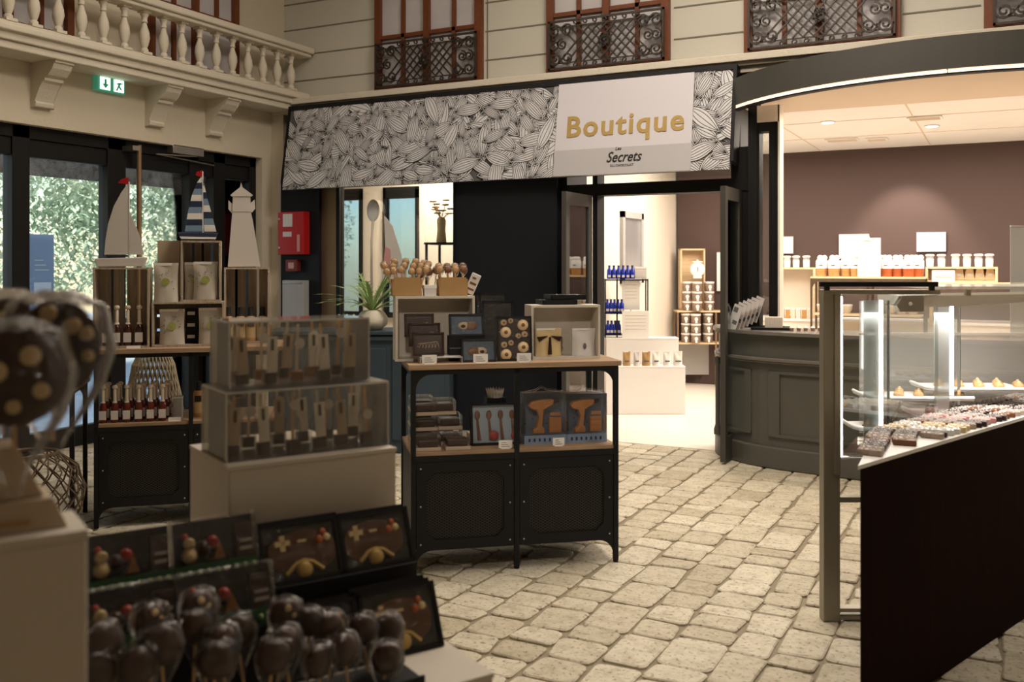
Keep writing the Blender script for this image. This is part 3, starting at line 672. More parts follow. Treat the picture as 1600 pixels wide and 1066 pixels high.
# --- goods on the centre table, top
H1 = 1.02
a, b, z0, z1 = T1.slot(618, 742, 463, 562, .17)
print('whiteboxL', a, b, z0, z1)
box_open(T1, a, b, .17, .32, H1, z1, 'open white display box left on the mid-floor table, holding three brown packs')
bl = z1
for i, (x0, x1, y0, v, zz) in enumerate(((633, 679, 476, .14, .09), (640, 689, 494, .105, .045), (646, 695, 512, .07, .0))):
    u0, u1, _, z1 = T1.slot(x0, x1, y0, 545, v)
    blister(T1, u0, v+.01, H1+.035+zz, u1-u0, .115, 'brown chocolate pack with pale script, %s of the three in front of the white box' % ('rearmost', 'middle', 'front')[i], in_script, tilt=-8, group='brown script packs', rim='chocolate', name='chocolate_pack')
t = thing('pack_stand', 'small clear stand carrying the brown packs', 'display stand', T1.at(.02, .045, H1), T1.deg)
MB().box(.03, .24, 0, .16, .025, .03).box(.03, .035, 0, .16, 0, .03).box(.235, .24, 0, .16, 0, .03).build('stand', 'acrylic_edge', t)
for i, (x0, x1, y0, y1, v, lb, fl) in enumerate(((703, 757, 490, 525, .13, 'upper blue chocolate box with an eye-like oval, on the mid-floor table', 0), (722, 776, 527, 563, .05, 'lower blue chocolate box with an eye-like oval, behind the middle price card', 1))):
    u0, u1, z0, z1 = T1.slot(x0, x1, y0, y1, v); blister(T1, u0, v, max(z0, H1+.003) if i == 0 else H1+.003, u1-u0, z1-z0, lb, in_eye(fl), group='blue eye boxes')
    if i == 0:
        t = thing('riser_box', 'dark stack of boxes under the upper blue chocolate box', 'box', T1.at(u0, v-.0, H1), T1.deg); MB().box(0, u1-u0, .0, .1, 0, z0-H1-.002).box(.002, u1-u0-.002, -.002, .1, .03, .034).build('carton', 'black_paint', t); MB().box(-.001, u1-u0+.001, -.003, .101, (z0-H1)/2, (z0-H1)/2+.004).build('lid_edge', 'grey_ink', t)
u0, u1, z0, z1 = T1.slot(778, 832, 489, 560, .07)
blister(T1, u0, .07, H1+.003, u1-u0, z1-z0-.005, 'tall brown chocolate box with round cream flowers on the mid-floor table', in_flower, tilt=-6)
for i, (x0, x1, y0, v) in enumerate(((743, 792, 459, .38), (754, 803, 471, .31))):
    u0, u1, z0, z1 = T1.slot(x0, x1, y0, 560, v)
    blister(T1, u0, v, H1+.003, u1-u0, z1-H1, 'black framed box standing behind the blue boxes, %s of two' % ('rear', 'front')[i], lambda t, w, h, d: MB().box(.01, w-.01, d*.4, d*.6, .01, h-.01).build('backing', 'black_paint', t), tilt=-3, rim='black_metal', group='black framed boxes', name='framed_box')
a, b, z0, z1 = T1.slot(830, 938, 477, 553, .12)
box_open(T1, a, b, .12, .27, H1, z1, 'open white display box right on the mid-floor table, holding two bags')
def bag(F, u, v, z, w, h, label, badge=True, m0='paper_bag', group='printed paper bags', d=.05, name='paper_bag', cat='bag'):
    t = thing(name, label, cat, F.at(u, v, z), F.deg, group); m = MB(); n = 8; k = 8; vs = []
    for sgn in (-1, 1):
        for j in range(k+1):
            for i in range(n+1):
                x, q = i/n, j/k; th = d*(1-q)**.8*(1-(2*x-1)**4)*.5+.002
                xx = w*(x-.5)*(1-.06*sin(pi*q)); vs.append((w/2+xx, sgn*th+.01*sin(5*q+7*x)*q*.5, h*q))
    fs = []
    for s in range(2):
        o = s*(k+1)*(n+1)
        for j in range(k):
            for i in range(n):
                f = (o+j*(n+1)+i, o+j*(n+1)+i+1, o+(j+1)*(n+1)+i+1, o+(j+1)*(n+1)+i); fs.append(f if s == 0 else f[::-1])
    m.add(vs, fs, True).build('bag_body', m0, t)
    MB().box(.003, w-.003, -.006, .006, h*.93, h).build('top_seal', 'white_card', t)
    if badge:
        m = MB(); m.M = Matrix.Translation((w*.5, -d*.5-.001, h*.52)) @ Matrix.Rotation(pi/2+.12, 4, 'X'); m.lathe([(.001, .002), (w*.17, .002), (w*.17, 0)], 18); m.build('round_badge', 'badge', t)
        m = MB(); rr = random.Random(int(u*999))
        for _ in range(16):
            a_ = rr.uniform(0, 6.28); q = rr.uniform(.25, .42); x, zz = w*(.5+q*cos(a_)), h*(.5+q*.8*sin(a_)); m.box(x-.003, x+.003, -d*.35, -d*.3, zz-.002, zz+.002)
        m.build('printed_speckle', 'grey_ink', t)
    return t
u0, u1, _, z1 = T1.slot(837, 877, 514, 551, .17)
t = bag(T1, u0, .17, H1+.013, u1-u0, z1-H1-.01, 'cream bag with a brown tie shape, left in the right white display box', False, 'yellow_choc', 'bags in the right white display box')
m = MB(); w = u1-u0; m.slab([(w*.42, .01), (w*.58, .01), (w*.54, .1), (w*.46, .1)], -.032, -.028).slab([(0.002, .1), (w*.45, .105), (w*.1, .075)], -.02, -.012).slab([(w-.002, .1), (w*.9, .075), (w*.55, .105)], -.02, -.012).build('tie_print', 'chocolate', t)
u0, u1, _, z1 = T1.slot(893, 930, 514, 551, .17)
t = bag(T1, u0, .17, H1+.013, u1-u0, z1-H1-.01, 'pale grey bag with a small drop mark, right in the right white display box', False, 'label', 'bags in the right white display box')
m = MB(); m.ball(((u1-u0)*.5, -.026, .05), .009, 8, (1, .3, 1.8)); m.build('drop_print', 'grey_ink', t)
zt = T1.slot(830, 938, 477, 553, .12)[3]
for i, (x0, x1) in enumerate(((845, 893), (858, 906))):
    u0, u1, _, z1 = T1.slot(x0, x1, 458+i*5, 480, .2+.0*i)
    t = thing('black_tray', 'shallow black tray lying on the right white display box, %s of two' % ('lower', 'upper')[i], 'tray', T1.at(u0, .16, zt+.027*i), T1.deg, 'black trays'); w = u1-u0+.02
    MB().box(0, w, 0, .16, 0, .006).box(0, w, 0, .008, 0, .025).box(0, w, .152, .16, 0, .025).box(0, .008, 0, .16, 0, .025).box(w-.008, w, 0, .16, 0, .025).build('tray_body', 'black_metal', t)
    MB().box(.01, w-.01, .01, .15, .02, .024).build('clear_lid', 'film', t)
for i, px in enumerate((671, 751, 819)): price_card(T1, px, .005, H1, 'white price card on the mid-floor table top edge, %s' % ('under the brown packs', 'before the lower blue box', 'before the cream flower box')[i])
# boxes of wrapped sticks on the left white display box
def wrapped(F, u, v, z, h, r, label, group, kind='milk_choc', lean=0, yaw=0, name='wrapped_lollipop', dots=False, thick=.35):
    t = thing(name, label, 'lollipop', F.at(u, v, z), F.deg+yaw, group); t.rotation_euler = (R(-4), R(lean), R(F.deg+yaw))
    MB().tube([(0, 0, 0), (0, 0, h-r*.5)], .0028, 6).build('stick', 'stick', t)
    m = MB(); m.ball((0, 0, h), r, 10, (1, thick, 1)); hd = m.build('chocolate_head', kind, t)
    m = MB(); m.lathe([(r*.12, h-r*2.4), (r*.25, h-r*1.9), (r*.95, h-r*.8), (r*1.18, h), (r*.95, h+r*.9), (r*.3, h+r*1.2)], 10, caps=False); m.build('clear_wrap', 'film', t)
    if dots:
        m = MB()
        for x, zz, q in dots: dome(m, x*r, h+zz*r, q*r, -r*thick*.82)
        m.build('cream_spots', 'cream_dot', t)
    return t
def kraft_box(F, u0, u1, v, z, h, label):
    t = thing('cardboard_box', label, 'cardboard box', F.at(u0, v, z), F.deg, 'folded cardboard boxes'); w = u1-u0
    MB().slab([(0, 0), (w, 0), (w-.008, h), (.008, h)], 0, .004).build('front_panel', 'kraft', t); MB().box(0, w, .1, .104, 0, h*.9).box(0, .004, 0, .1, 0, h*.9).box(w-.004, w, 0, .1, 0, h*.9).box(0, w, 0, .1, 0, .003).build('back_and_sides', 'kraft', t); return t
k1 = T1.slot(613, 659, 431, 462, .2); k2 = T1.slot(686, 731, 431, 462, .2)
kraft_box(T1, k1[0], k1[1], .2, bl, .095, 'brown cardboard box of wrapped sticks nearer the plant'); kraft_box(T1, k2[0], k2[1], .2, bl, .095, 'brown cardboard box of wrapped sticks nearer the black wall')
t = thing('white_carton', 'small white carton between the two cardboard boxes of sticks', 'box', T1.at((k1[1]+k2[0])/2-.03, .2, bl), T1.deg); MB().box(0, .06, 0, .06, 0, .04).build('carton', 'label', t); MB().box(-.002, .062, -.002, .062, .04, .055).build('lid', 'white_card', t)
rr = random.Random(3); n = 0
for r_ in range(3):
    for k in range(6):
        u = k1[0]-.0+.03*k+.01*r_; n += 1
        wrapped(T1, max(k1[0]+.012, min(k1[1]-.012, u)), .22+.03*r_, bl+.008, .115+.02*r_+rr.uniform(0, .015), .017, 'clear wrapped chocolate stick in the cardboard box nearer the plant', 'sticks in the box nearer the plant', 'biscuit', lean=(k-2.5)*7+rr.uniform(-3, 3))
for r_ in range(2):
    for k in range(4): wrapped(T1, k2[0]+.02+.034*k, .225+.035*r_, bl+.008, .125+.015*r_, .018, 'clear wrapped chocolate stick in the cardboard box nearer the black wall', 'sticks in the box nearer the black wall', 'milk_choc' if k % 2 else 'biscuit', lean=(k-1.5)*3)
for k in range(3): wrapped(T1, (k1[1]+k2[0])/2-.025+.025*k, .275, bl, .11+.01*k, .02, 'clear wrapped chocolate stick standing behind the small white carton', 'sticks behind the white carton', 'milk_choc', lean=(k-1)*8)
u, z = T1.inv(735, 440, .2)
t = thing('candy_packet', 'pale printed packet leaning out of the right cardboard box', 'packet', T1.at(k2[1]-.012, .24, bl+.02), T1.deg); t.rotation_euler = (0, R(24), R(T1.deg)); MB().box(-.0, .05, 0, .012, 0, .11).build('packet', 'label', t, bev=.004); MB().box(.008, .042, -.002, 0, .02, .03).box(.008, .042, -.002, 0, .05, .062).box(.01, .03, -.002, 0, .08, .09).build('print', 'milk_choc', t)
# --- goods on the shelf of the centre table
S1 = .592
def cakebox(F, u, v, z, label, w=.125, d=.12, h=.075):
    t = thing('clear_cake_box', label, 'cake box', F.at(u, v, z), F.deg, 'clear boxes of brown cake on the lower shelf')
    MB().box(0, w, 0, d, 0, .018).build('base_tray', 'beige_card', t, bev=.003); MB().box(.012, w-.012, .012, d-.012, .018, h-.022).build('cake', 'chocolate', t, bev=.006)
    MB().box(.0, w, .0, d, .016, h).build('clear_lid', 'film', t, bev=.008); return t
q = [(660, .03, 0, 'front left'), (712, .03, 0, 'front right'), (648, .16, 0, 'rear left, lowest'), (648, .16, 1, 'rear left, middle'), (648, .16, 2, 'rear left, topmost'), (700, .17, 0, 'rear right, lowest'), (700, .17, 1, 'rear right, middle'), (690, .17, 2, 'rear right, topmost'), (628, .3, 0, 'back row, lowest'), (628, .3, 1, 'back row, middle'), (628, .3, 2, 'back row, topmost')]
for px, v, k, lb in q:
    u, _ = T1.inv(px, 600, v); cakebox(T1, max(.027, u-.05), v, S1+.077*k, 'clear box of brown cake on the shelf of the mid-floor table, %s' % lb)
u0, u1, _, z1 = T1.slot(738, 808, 633, 700, .1)
blister(T1, u0, .12, S1+.004, u1-u0+.02, z1-S1, 'black framed box of chocolate tool figures with red sweets', in_tools, tilt=-8, d=.05)
t = thing('paper_cup_stack', 'stack of small white fluted paper cases on the lower shelf', 'paper cases', T1.at((u0+u1)/2+.03, .25, S1), T1.deg)
MB().box(-.05, .05, -.04, .04, 0, .225).build('holder', 'black_metal', t); m = MB()
prof = [(.034, .225), (.045, .262)]; vs = []; n = 36
for r0, z in prof: vs += [((r0+(.004 if i % 2 else -.003))*cos(2*pi*i/n), (r0+(.004 if i % 2 else -.003))*sin(2*pi*i/n), z+(.012*(i % 2) if z > .23 else 0)) for i in range(n)]
m.add(vs, [(i, (i+1) % n, n+(i+1) % n, n+i) for i in range(n)]+[tuple(range(n))]); m.build('fluted_case', 'white_card', t)
for i, (x0, x1) in enumerate(((818, 885), (888, 951))):
    u0, u1, _, z1 = T1.slot(x0, x1, 613, 697, .12); w, h = u1-u0-.004, z1-S1-.005
    if i: u0 = min(u0, 1.02-w)
    t = thing('drill_gift_box', 'blue and clear box holding a chocolate drill, %s' % ('beside the tool figure box', 'at the right end of the lower shelf')[i], 'gift box', T1.at(u0, .1, S1), T1.deg, 'blue boxes with chocolate drills')
    MB().box(0, w, .09, .1, 0, h).box(0, w, 0, .1, 0, .045).build('blue_card', 'box_blue', t)
    m = MB(); m.slab([(w*.13, h*.74), (w*.2, h*.68), (w*.33, h*.66), (w*.38, h*.52), (w*.32, h*.3), (w*.24, h*.28), (w*.24, h*.18), (w*.52, h*.18), (w*.52, h*.28), (w*.46, h*.34), (w*.5, h*.66), (w*.72, h*.76), (w*.74, h*.86), (w*.45, h*.86), (w*.2, h*.82)], .03, .07)
    m.build('chocolate_drill', 'orange_choc', t, bev=.006); MB().slab([(w*.74, h*.77), (w*.86, h*.8), (w*.86, h*.87), (w*.74, h*.86)], .035, .06).build('drill_chuck', 'chocolate', t)
    m = MB(); m.box(w*.64, w*.92, .04, .07, .05, h*.5)
    for k in range(4): m.box(w*.66, w*.9, .036, .04, .06+.026*k, .075+.026*k)
    m.build('chocolate_bar', 'orange_choc', t)
    m = MB()
    for k in range(7): m.box(w*(.1+.12*k), w*(.1+.12*k)+.009, -.002, 0, .014, .03)
    for k in range(5): m.box(w*(.1+.17*k), w*(.1+.17*k)+.006, .086, .089, h*(.35+.1*(k % 3)), h*(.37+.1*(k % 3)))
    m.build('printed_marks', 'navy', t); MB().box(0, w, 0, .09, .045, h).build('clear_window', 'film', t)
    m = MB(); m.tube([(w*.02, .05, h+.002), (w*.3, .05, h+.012), (w*.45, .05, h+.03), (w*.6, .05, h+.015), (w*.98, .05, h+.004)], .006, 6); m.build('wrap_knot', 'film', t)
price_card(T1, 790, .02, S1, 'white price card on the lower shelf before the tool figure box', w=.068, h=.042)
price_card(T1, 873, .03, S1, 'white price card on the lower shelf before the drill boxes', w=.06, h=.042)
# ------------------------------------------------------------------ left display: crates, boats, bottles, bags
def crate(F, u0, u1, v, z0, z1, label, d=.2, slats=4, horiz=False):
    t = thing('wooden_crate', label, 'wooden crate', F.at(u0, v, z0), F.deg, 'wooden crates'); w, h, e = u1-u0, z1-z0, .011
    MB().box(0, e, 0, d, 0, h).box(w-e, w, 0, d, 0, h).box(e, w-e, 0, d, 0, e).box(e, w-e, 0, d, h-e, h).build('crate_frame', 'crate_wood', t)
    m = MB(); g = .016
    if horiz:
        sw = (h-2*e-g*(slats-1))/slats
        for k in range(slats): m.box(e, w-e, d-.008, d, e+k*(sw+g), e+k*(sw+g)+sw)
    else:
        sw = (w-2*e-g*(slats-1))/slats
        for k in range(slats): m.box(e+k*(sw+g), e+k*(sw+g)+sw, d-.008, d, e, h-e)
    m.build('back_slats', 'crate_wood', t)
    m = MB()
    for zz in (.03, h-.03):
        for xx in (.006, w-.006): m.ball((xx, -.001, zz), .004, 5)
    m.build('nail', 'metal', t); return t
A = T2.slot(145, 233, 418, 547, .08); crate(T2, A[0], A[1], .08, H1, A[3], 'wooden crate holding dark bottles, under the white sailboat', slats=4)
Bc = T2.slot(237, 350, 472, 547, .1); crate(T2, Bc[0], Bc[1], .1, H1, Bc[3], 'lower wooden crate holding clear bags, beside the bottle crate', slats=3, horiz=True)
Cc = T2.slot(282, 345, 376, 471, .12); crate(T2, Cc[0], Cc[1], .12, Bc[3], Cc[3], 'upright wooden crate under the striped sailboat', slats=4)
Dc = T2.slot(350, 421, 418, 547, .24); crate(T2, Dc[0], Dc[1], .24, H1, Dc[3], 'wooden crate under the white lighthouse', slats=4, d=.2)
def bottle(F, u, v, z, h, label, group, liquid='bottle_dark', first=None):
    if first: return dup(first, label, F.at(u, v, z), F.deg, group=group)
    t = thing('liqueur_bottle', label, 'bottle', F.at(u, v, z), F.deg, group); k = h/.23
    MB().lathe([(.021*k, 0), (.023*k, .004*k), (.023*k, .095*k), (.02*k, .11*k), (.009*k, .125*k), (.008*k, .16*k)], 14).build('bottle_glass', liquid, t)
    MB().box(-.021*k, .021*k, -.0245*k, -.0215*k, .02*k, .075*k).build('paper_label', 'label', t)
    MB().lathe([(.0095*k, .13*k), (.0095*k, .2*k), (.006*k, .205*k), (.0155*k, .212*k), (.0165*k, .222*k), (.010*k, .23*k)], 12).build('stopper', 'cork', t)
    MB().lathe([(.011*k, .118*k), (.015*k, .124*k), (.011*k, .132*k)], 10).build('neck_ribbon', 'label', t); return t
f = None
for i, px in enumerate((165, 181, 198, 216)):
    u, _ = T2.inv(px+2, 540, .13); b = bottle(T2, u, .12, H1+.012, .235, 'dark labelled bottle in the sailboat crate, %s from its %s side' % (('outermost', 'second', 'second', 'outermost')[i], ('window', 'window', 'room', 'room')[i]), 'bottles in the wooden crate', first=f); f = f or b
t = thing('price_strip', 'small white price strip before the bottle crate', 'price card', T2.at(T2.inv(198, 545, .05)[0], .04, H1), T2.deg); MB().box(0, .075, 0, .006, 0, .016).build('card', 'white_card', t); MB().box(0, .075, -.008, 0, 0, .003).build('foot', 'white_card', t)
f = None; cnt = 0
for r_, v in enumerate((.07, .16, .25)):
    for i in range(6):
        u, _ = T2.inv(161+18.6*i+(0, 5, 9)[r_], 650, v); cnt += 1
        b = bottle(T2, u, v, S1, .215+.02*r_, 'dark red bottle, %s from the entrance, %s row on the shelf under the crates' % (ORD[i], ('front', 'middle', 'back')[r_]), 'dark red bottles on the lower shelf', 'bottle_red', first=f); f = f or b
t = thing('price_strip', 'small white price strip on the shelf beside the red bottles', 'price card', T2.at(T2.inv(263, 655, .03)[0], .03, S1), T2.deg); MB().box(0, .07, 0, .006, 0, .022).build('card', 'white_card', t); MB().box(0, .07, -.008, 0, 0, .003).build('foot', 'white_card', t)
t = thing('grey_tin', 'grey speckled tin beside the red bottles on the lower shelf', 'tin', T2.at(T2.inv(270, 655, .12)[0], .12, S1), T2.deg); MB().box(0, .055, 0, .05, 0, .12).build('body', 'tag_grey', t, bev=.005); MB().box(-.001, .056, -.001, .051, .12, .13).build('lid', 'silver', t)
for x0, x1, y0, y1, v, lb, zb in ((240, 279, 411, 471, .13, 'clear seed bag on top of the lower crate, beside the upright crate', Bc[3]), (288, 318, 410, 466, .2, 'clear seed bag partly hidden inside the upright crate', Bc[3]+.012), (302, 341, 409, 468, .15, 'clear seed bag in front inside the upright crate', Bc[3]+.012), (249, 289, 483, 544, .14, 'clear seed bag inside the lower crate, room for the black box beside it', H1+.012), (310, 349, 481, 544, .14, 'clear seed bag inside the lower crate, behind the clear spoon boxes', H1+.012)):
    u0, u1, _, z1 = T2.slot(x0, x1, y0, y1, v); bag(T2, u0, v, zb, u1-u0, z1-zb, lb, group='clear seed bags')
u0, u1, _, z1 = T2.slot(290, 310, 480, 540, .2); t = thing('black_box', 'black box with white tags between two seed bags in the lower crate', 'box', T2.at(u0, .2, H1+.012), T2.deg)
MB().box(0, u1-u0, 0, .06, 0, z1-H1-.02).build('body', 'black_paint', t); m = MB()
for k in (.03, .1, .17): m.box(.01, u1-u0-.02, -.003, 0, k, k+.02)
m.build('white_tag', 'white_card', t)
u0, u1, _, z1 = T2.slot(246, 281, 376, 415, .26); t = thing('card_panel', 'beige card panel standing behind the seed bag on the crates', 'card', T2.at(u0, .26, Bc[3]), T2.deg); MB().box(0, u1-u0, 0, .01, 0, z1-Bc[3]).build('panel', 'beige_card', t); MB().slab([(.02, 0), (.08, 0), (.05, .12)], .01, .016).build('strut', 'beige_card', t)
f = None
for i, px in enumerate((357, 376, 392, 410)):
    u, _ = T2.inv(px, 540, .3); t = f and copy_tree(f)
    if not f:
        t = thing('rum_bottle', '', 'bottle'); MB().lathe([(.03, 0), (.031, .004), (.031, .13), (.022, .155), (.014, .165), (.014, .19)], 14).build('bottle_glass', 'amber', t)
        MB().lathe([(.0315, .02), (.0315, .085)], 14, caps=False).build('paper_label', 'yellow_choc', t); MB().lathe([(.0225, .155), (.016, .17), (.016, .2), (.0155, .21)], 12).build('black_cap', 'ink', t); MB().box(-.02, .02, -.033, -.03, .09, .125).build('black_seal', 'ink', t); f = t
    t.location = T2.at(u, .3, H1+.012); t.rotation_euler = (0, 0, R(T2.deg)); t['group'] = 'black capped bottles in the lighthouse crate'; t['label'] = 'black capped amber bottle in the crate under the lighthouse, %s from the seed bags' % ORD[i]; t['category'] = 'bottle'
u, _ = T2.inv(310, 655, .2); t = copy_tree(f); t.location = T2.at(u, .2, S1); t['label'] = 'black capped amber bottle on the lower shelf right of the red bottles'; t['group'] = 'black capped bottles on display'
# boats and lighthouse (cut-out decorations)
def slot_t(F, v):
    def g(pts, F=F, v=v): return [F.inv(x, y, v) for x, y in pts]
    return g
g = slot_t(T2, .16)
t = thing('white_sailboat', 'white cut-out sailboat with red pennant on the bottle crate', 'model sailboat', T2.at(0, .16, A[3]), T2.deg)
def part(name, pts, mt_, y0, y1, par, zb, gf, bev=0): 
    pl = [(a, b-zb) for a, b in gf(pts)]
    return MB().slab(pl[::-1], y0, y1).build(name, mt_, par, bev=bev)
zb = A[3]
part('hull', [(149, 404), (230, 402), (226, 416.5), (152, 417)], 'sail', -.03, .03, t, zb, g, .004)
part('mainsail', [(200, 287), (190, 300), (178, 322), (169, 350), (165, 375), (163, 398), (200, 398)], 'sail', -.004, .004, t, zb, g)
part('jib', [(203, 332), (210, 348), (218, 368), (225, 398), (203, 398)], 'sail', -.004, .004, t, zb, g)
a = g([(201.5, 284), (201.5, 405)]); MB().tube([(a[0][0], 0, a[0][1]-zb), (a[1][0], 0, a[1][1]-zb)], .005).build('mast', 'sail', t)
a = g([(166, 400), (200, 400)]); MB().tube([(a[0][0], 0, a[0][1]-zb), (a[1][0], 0, a[1][1]-zb)], .005).build('boom', 'ink', t)
part('pennant', [(201, 277), (190, 280), (184, 286), (194, 287), (201, 290)], 'red', -.003, .003, t, zb, g)
g = slot_t(T2, .2); zb = Cc[3]
t = thing('striped_sailboat', 'small sailboat with navy and white striped sails on the upright crate', 'model sailboat', T2.at(0, .2, zb), T2.deg)
part('hull', [(278, 363), (341, 364), (335, 376), (283, 375.5)], 'navy', -.03, .03, t, zb, g, .005); part('hull_trim', [(281, 370), (338, 371), (336, 374), (284, 373.5)], 'white_card', -.034, .034, t, zb, g)
def stripes(poly, nm, n, cols):
    pl = poly; ys = [p[1] for p in pl]; y0, y1 = min(ys), max(ys); m = MB()
    for k in range(n):
        a_, b_ = y0+(y1-y0)*k/n, y0+(y1-y0)*(k+1)/n; out = []
        for lim, keep in ((a_, 1), (b_, -1)):
            src = pl if keep == 1 else out; res = []
            for i in range(len(src)):
                p, q_ = src[i-1], src[i]; ip, iq = (p[1]-lim)*keep >= 0, (q_[1]-lim)*keep >= 0
                if ip != iq: s = (lim-p[1])/(q_[1]-p[1]); res.append((p[0]+s*(q_[0]-p[0]), lim))
                if iq: res.append(q_)
            out = res
        if len(out) > 2: m.cur = k % len(cols); m.slab([(a, b-zb) for a, b in g(out)][::-1], -.004, .004)
    return m.build(nm, cols, t)
stripes([(315, 276), (308, 285), (300, 305), (294, 330), (289, 362), (316, 362)], 'mainsail', 9, ['white_card', 'navy', 'sky_stripe'])
stripes([(317, 280), (324, 310), (331, 335), (338, 362), (319, 362)], 'jib', 8, ['sky_stripe', 'white_card', 'navy'])
a = g([(316.5, 268), (317, 364)]); MB().tube([(a[0][0], 0, a[0][1]-zb), (a[1][0], 0, a[1][1]-zb)], .004).build('mast', 'white_card', t)
part('pennant', [(316, 266), (307, 269), (306, 274), (316, 277)], 'red', -.003, .003, t, zb, g)
g = slot_t(T2, .32); zb = Dc[3]
t = thing('white_lighthouse', 'white cut-out lighthouse standing on the crate beside the wall', 'model lighthouse', T2.at(0, .32, zb), T2.deg)
part('tower', [(363, 331), (392, 331), (395, 345), (407, 416.5), (356, 417)], 'sail', -.012, .012, t, zb, g)
part('lantern_room', [(364, 303), (391, 303), (392, 331), (363, 331)], 'sail', -.014, .014, t, zb, g)
part('gallery', [(357, 313), (362, 318), (392, 317), (398, 312), (399, 326), (394, 332), (362, 333), (357, 327)], 'sail', -.009, .009, t, zb, g)
part('roof', [(377, 285), (379, 293), (395, 305), (393, 307), (362, 307), (360, 305), (375, 293)], 'sail', -.018, .018, t, zb, g)
# woven lamp and baskets by the window
def basket(x, y, z, prof, n, label, name, cat, matn):
    t = thing(name, label, cat, (x, y, z)); m = MB()
    for k in range(n):
        for sg in (1, -1):
            pts = []
            for i, (r, zz) in enumerate(prof):
                a = 2*pi*k/n+sg*i*.33; pts.append((r*cos(a), r*sin(a), zz))
            m.tube(pts, .005, 4)
    m.build('woven_body', matn, t); m = MB()
    for r, zz in (prof[0], prof[-1]): m.tube([(r*cos(2*pi*i/20), r*sin(2*pi*i/20), zz) for i in range(20)], .01, 6, close=True)
    m.build('rim', matn, t); return t
x, y, _ = G(238, 690, 0)
lx = P(240, 590, 6.3)
basket(lx[0], lx[1], .0, [(.2, .02), (.22, .2), (.2, .45), (.17, .65), (.13, .85), (.07, .98)], 32, 'tall woven wicker lamp on the floor behind the bottle shelf', 'wicker_lamp', 'floor lamp', 'rattan')
bx = P(45, 700, 5.1)
basket(bx[0], bx[1], .0, [(.12, .01), (.2, .08), (.26, .2), (.28, .3), (.24, .42), (.14, .5)], 20, 'round brown woven basket on the floor by the entrance', 'wicker_basket', 'basket', 'wicker')
# ------------------------------------------------------------------ blue sideboard with plant
B1 = Frame(1.55, -2.02, 27.16-0.5+0)
bx0 = Frame(*CW(-1.95, 7.65), YAW)
t = thing('blue_sideboard', 'slate blue sideboard in front of the shop window, carrying a plant', 'sideboard', bx0.at(0, 0, 0), YAW)
MB().box(0, 1.45, .03, .5, .0, .94).box(-.02, 1.47, 0.01, .5, .90, .93).build('body', 'blue_cab', t, bev=.004); MB().box(-.03, 1.48, 0, .52, .945, .975).build('top', 'blue_cab', t, bev=.006)
for k in range(3): MB().box(.05+.47*k, .47+.47*k, .015, .03, .1, .84).build('door', 'blue_cab', t, bev=.006)
pp = bx0.inv(582, 505, .2)
t = thing('potted_palm', 'green arching palm plant in a cream stone vase on the blue sideboard', 'potted plant', bx0.at(pp[0], .2, .976))
MB().lathe([(.07, 0), (.12, .04), (.13, .09), (.10, .14), (.07, .16), (.06, .155)], 18).build('vase', 'stone_cream', t); m = MB(); rr = random.Random(11)
for k in range(30):
    a = rr.uniform(0, 6.28); L = rr.uniform(.28, .46); el = rr.uniform(.5, 1.3); pts = []
    for i in range(8):
        s = i/7; rad = L*s*cos(el)*(1+.5*s); zz = .14+L*s*sin(el)*1.25-.22*s*s*(1.3-el*.6); pts.append(Vector((rad*cos(a), rad*sin(a), zz)))
    sd = Vector((-sin(a), cos(a), 0))
    for i in range(7):
        w0 = .006+.012*sin(pi*i/7); w1 = .006+.012*sin(pi*(i+1)/7) if i < 6 else .001
        m.add([tuple(pts[i]-sd*w0), tuple(pts[i]+sd*w0), tuple(pts[i+1]+sd*w1), tuple(pts[i+1]-sd*w1)], [(0, 1, 2, 3)])
    for i in range(2, 7):
        for sg in (1, -1):
            q0 = pts[i]; q1 = q0+sd*sg*.05+(pts[i]-pts[i-1])*1.2+Vector((0, 0, -.01)); m.add([tuple(q0), tuple(q0+(pts[i]-pts[i-1])*.3), tuple(q1)], [(0, 1, 2)])
m.build('fronds', 'leaf', t)
f = None
for i, px in enumerate((530, 542, 553)):
    u, _ = bx0.inv(px, 500, .3); t = f and copy_tree(f)
    if not f:
        t = thing('small_jar', '', 'jar', group='small jars on the blue sideboard'); MB().lathe([(.02, 0), (.026, .005), (.026, .06), (.02, .075)], 12).build('glass', 'amber', t); MB().lathe([(.022, .075), (.022, .1), (.01, .105), (.008, .12)], 10).build('lid', 'cork', t); f = t
    t.location = bx0.at(u, .3, .976); t['label'] = 'small jar with pale lid on the blue sideboard, %s' % ('farthest from the palm', 'middle of three', 'closest to the palm')[i]
# spoon ornament, vases and table in the side bay
sx, sy, sz = P(583, 329, 9.35)
t = thing('giant_spoon', 'oversized pale spoon ornament hanging in the side window bay', 'ornament', (sx, sy, sz))
m = MB(); m.ball((0, 0, 0), .095, 12, (.8, .25, 1.15)); m.build('bowl', 'white_bright', t); MB().tube([(0, 0, -.09), (-.02, .0, -.3), (-.02, 0, -.9)], [.014, .012, .016]).build('handle', 'shop_cream', t)
tv = P(662, 420, 9.3); F5 = Frame(tv[0], tv[1], YAW-20)
t = thing('metal_side_table', 'black metal table with vases in the side window bay', 'side table', F5.at(0, 0, 0), F5.deg)
H5 = 1.5+9.3*(415-379)/1500; MB().box(0, .48, 0, .35, H5-.02, H5).build('table_top', 'black_metal', t)
for x_, y_ in ((.02, .02), (.46, .02), (.02, .33), (.46, .33)): MB().box(x_-.01, x_+.01, y_-.01, y_+.01, 0, H5-.02).build('leg', 'black_metal', t)
t = thing('flower_vase', 'carved beige vase with pale paper flowers on the black side table', 'vase', F5.at(.12, .15, H5), F5.deg)
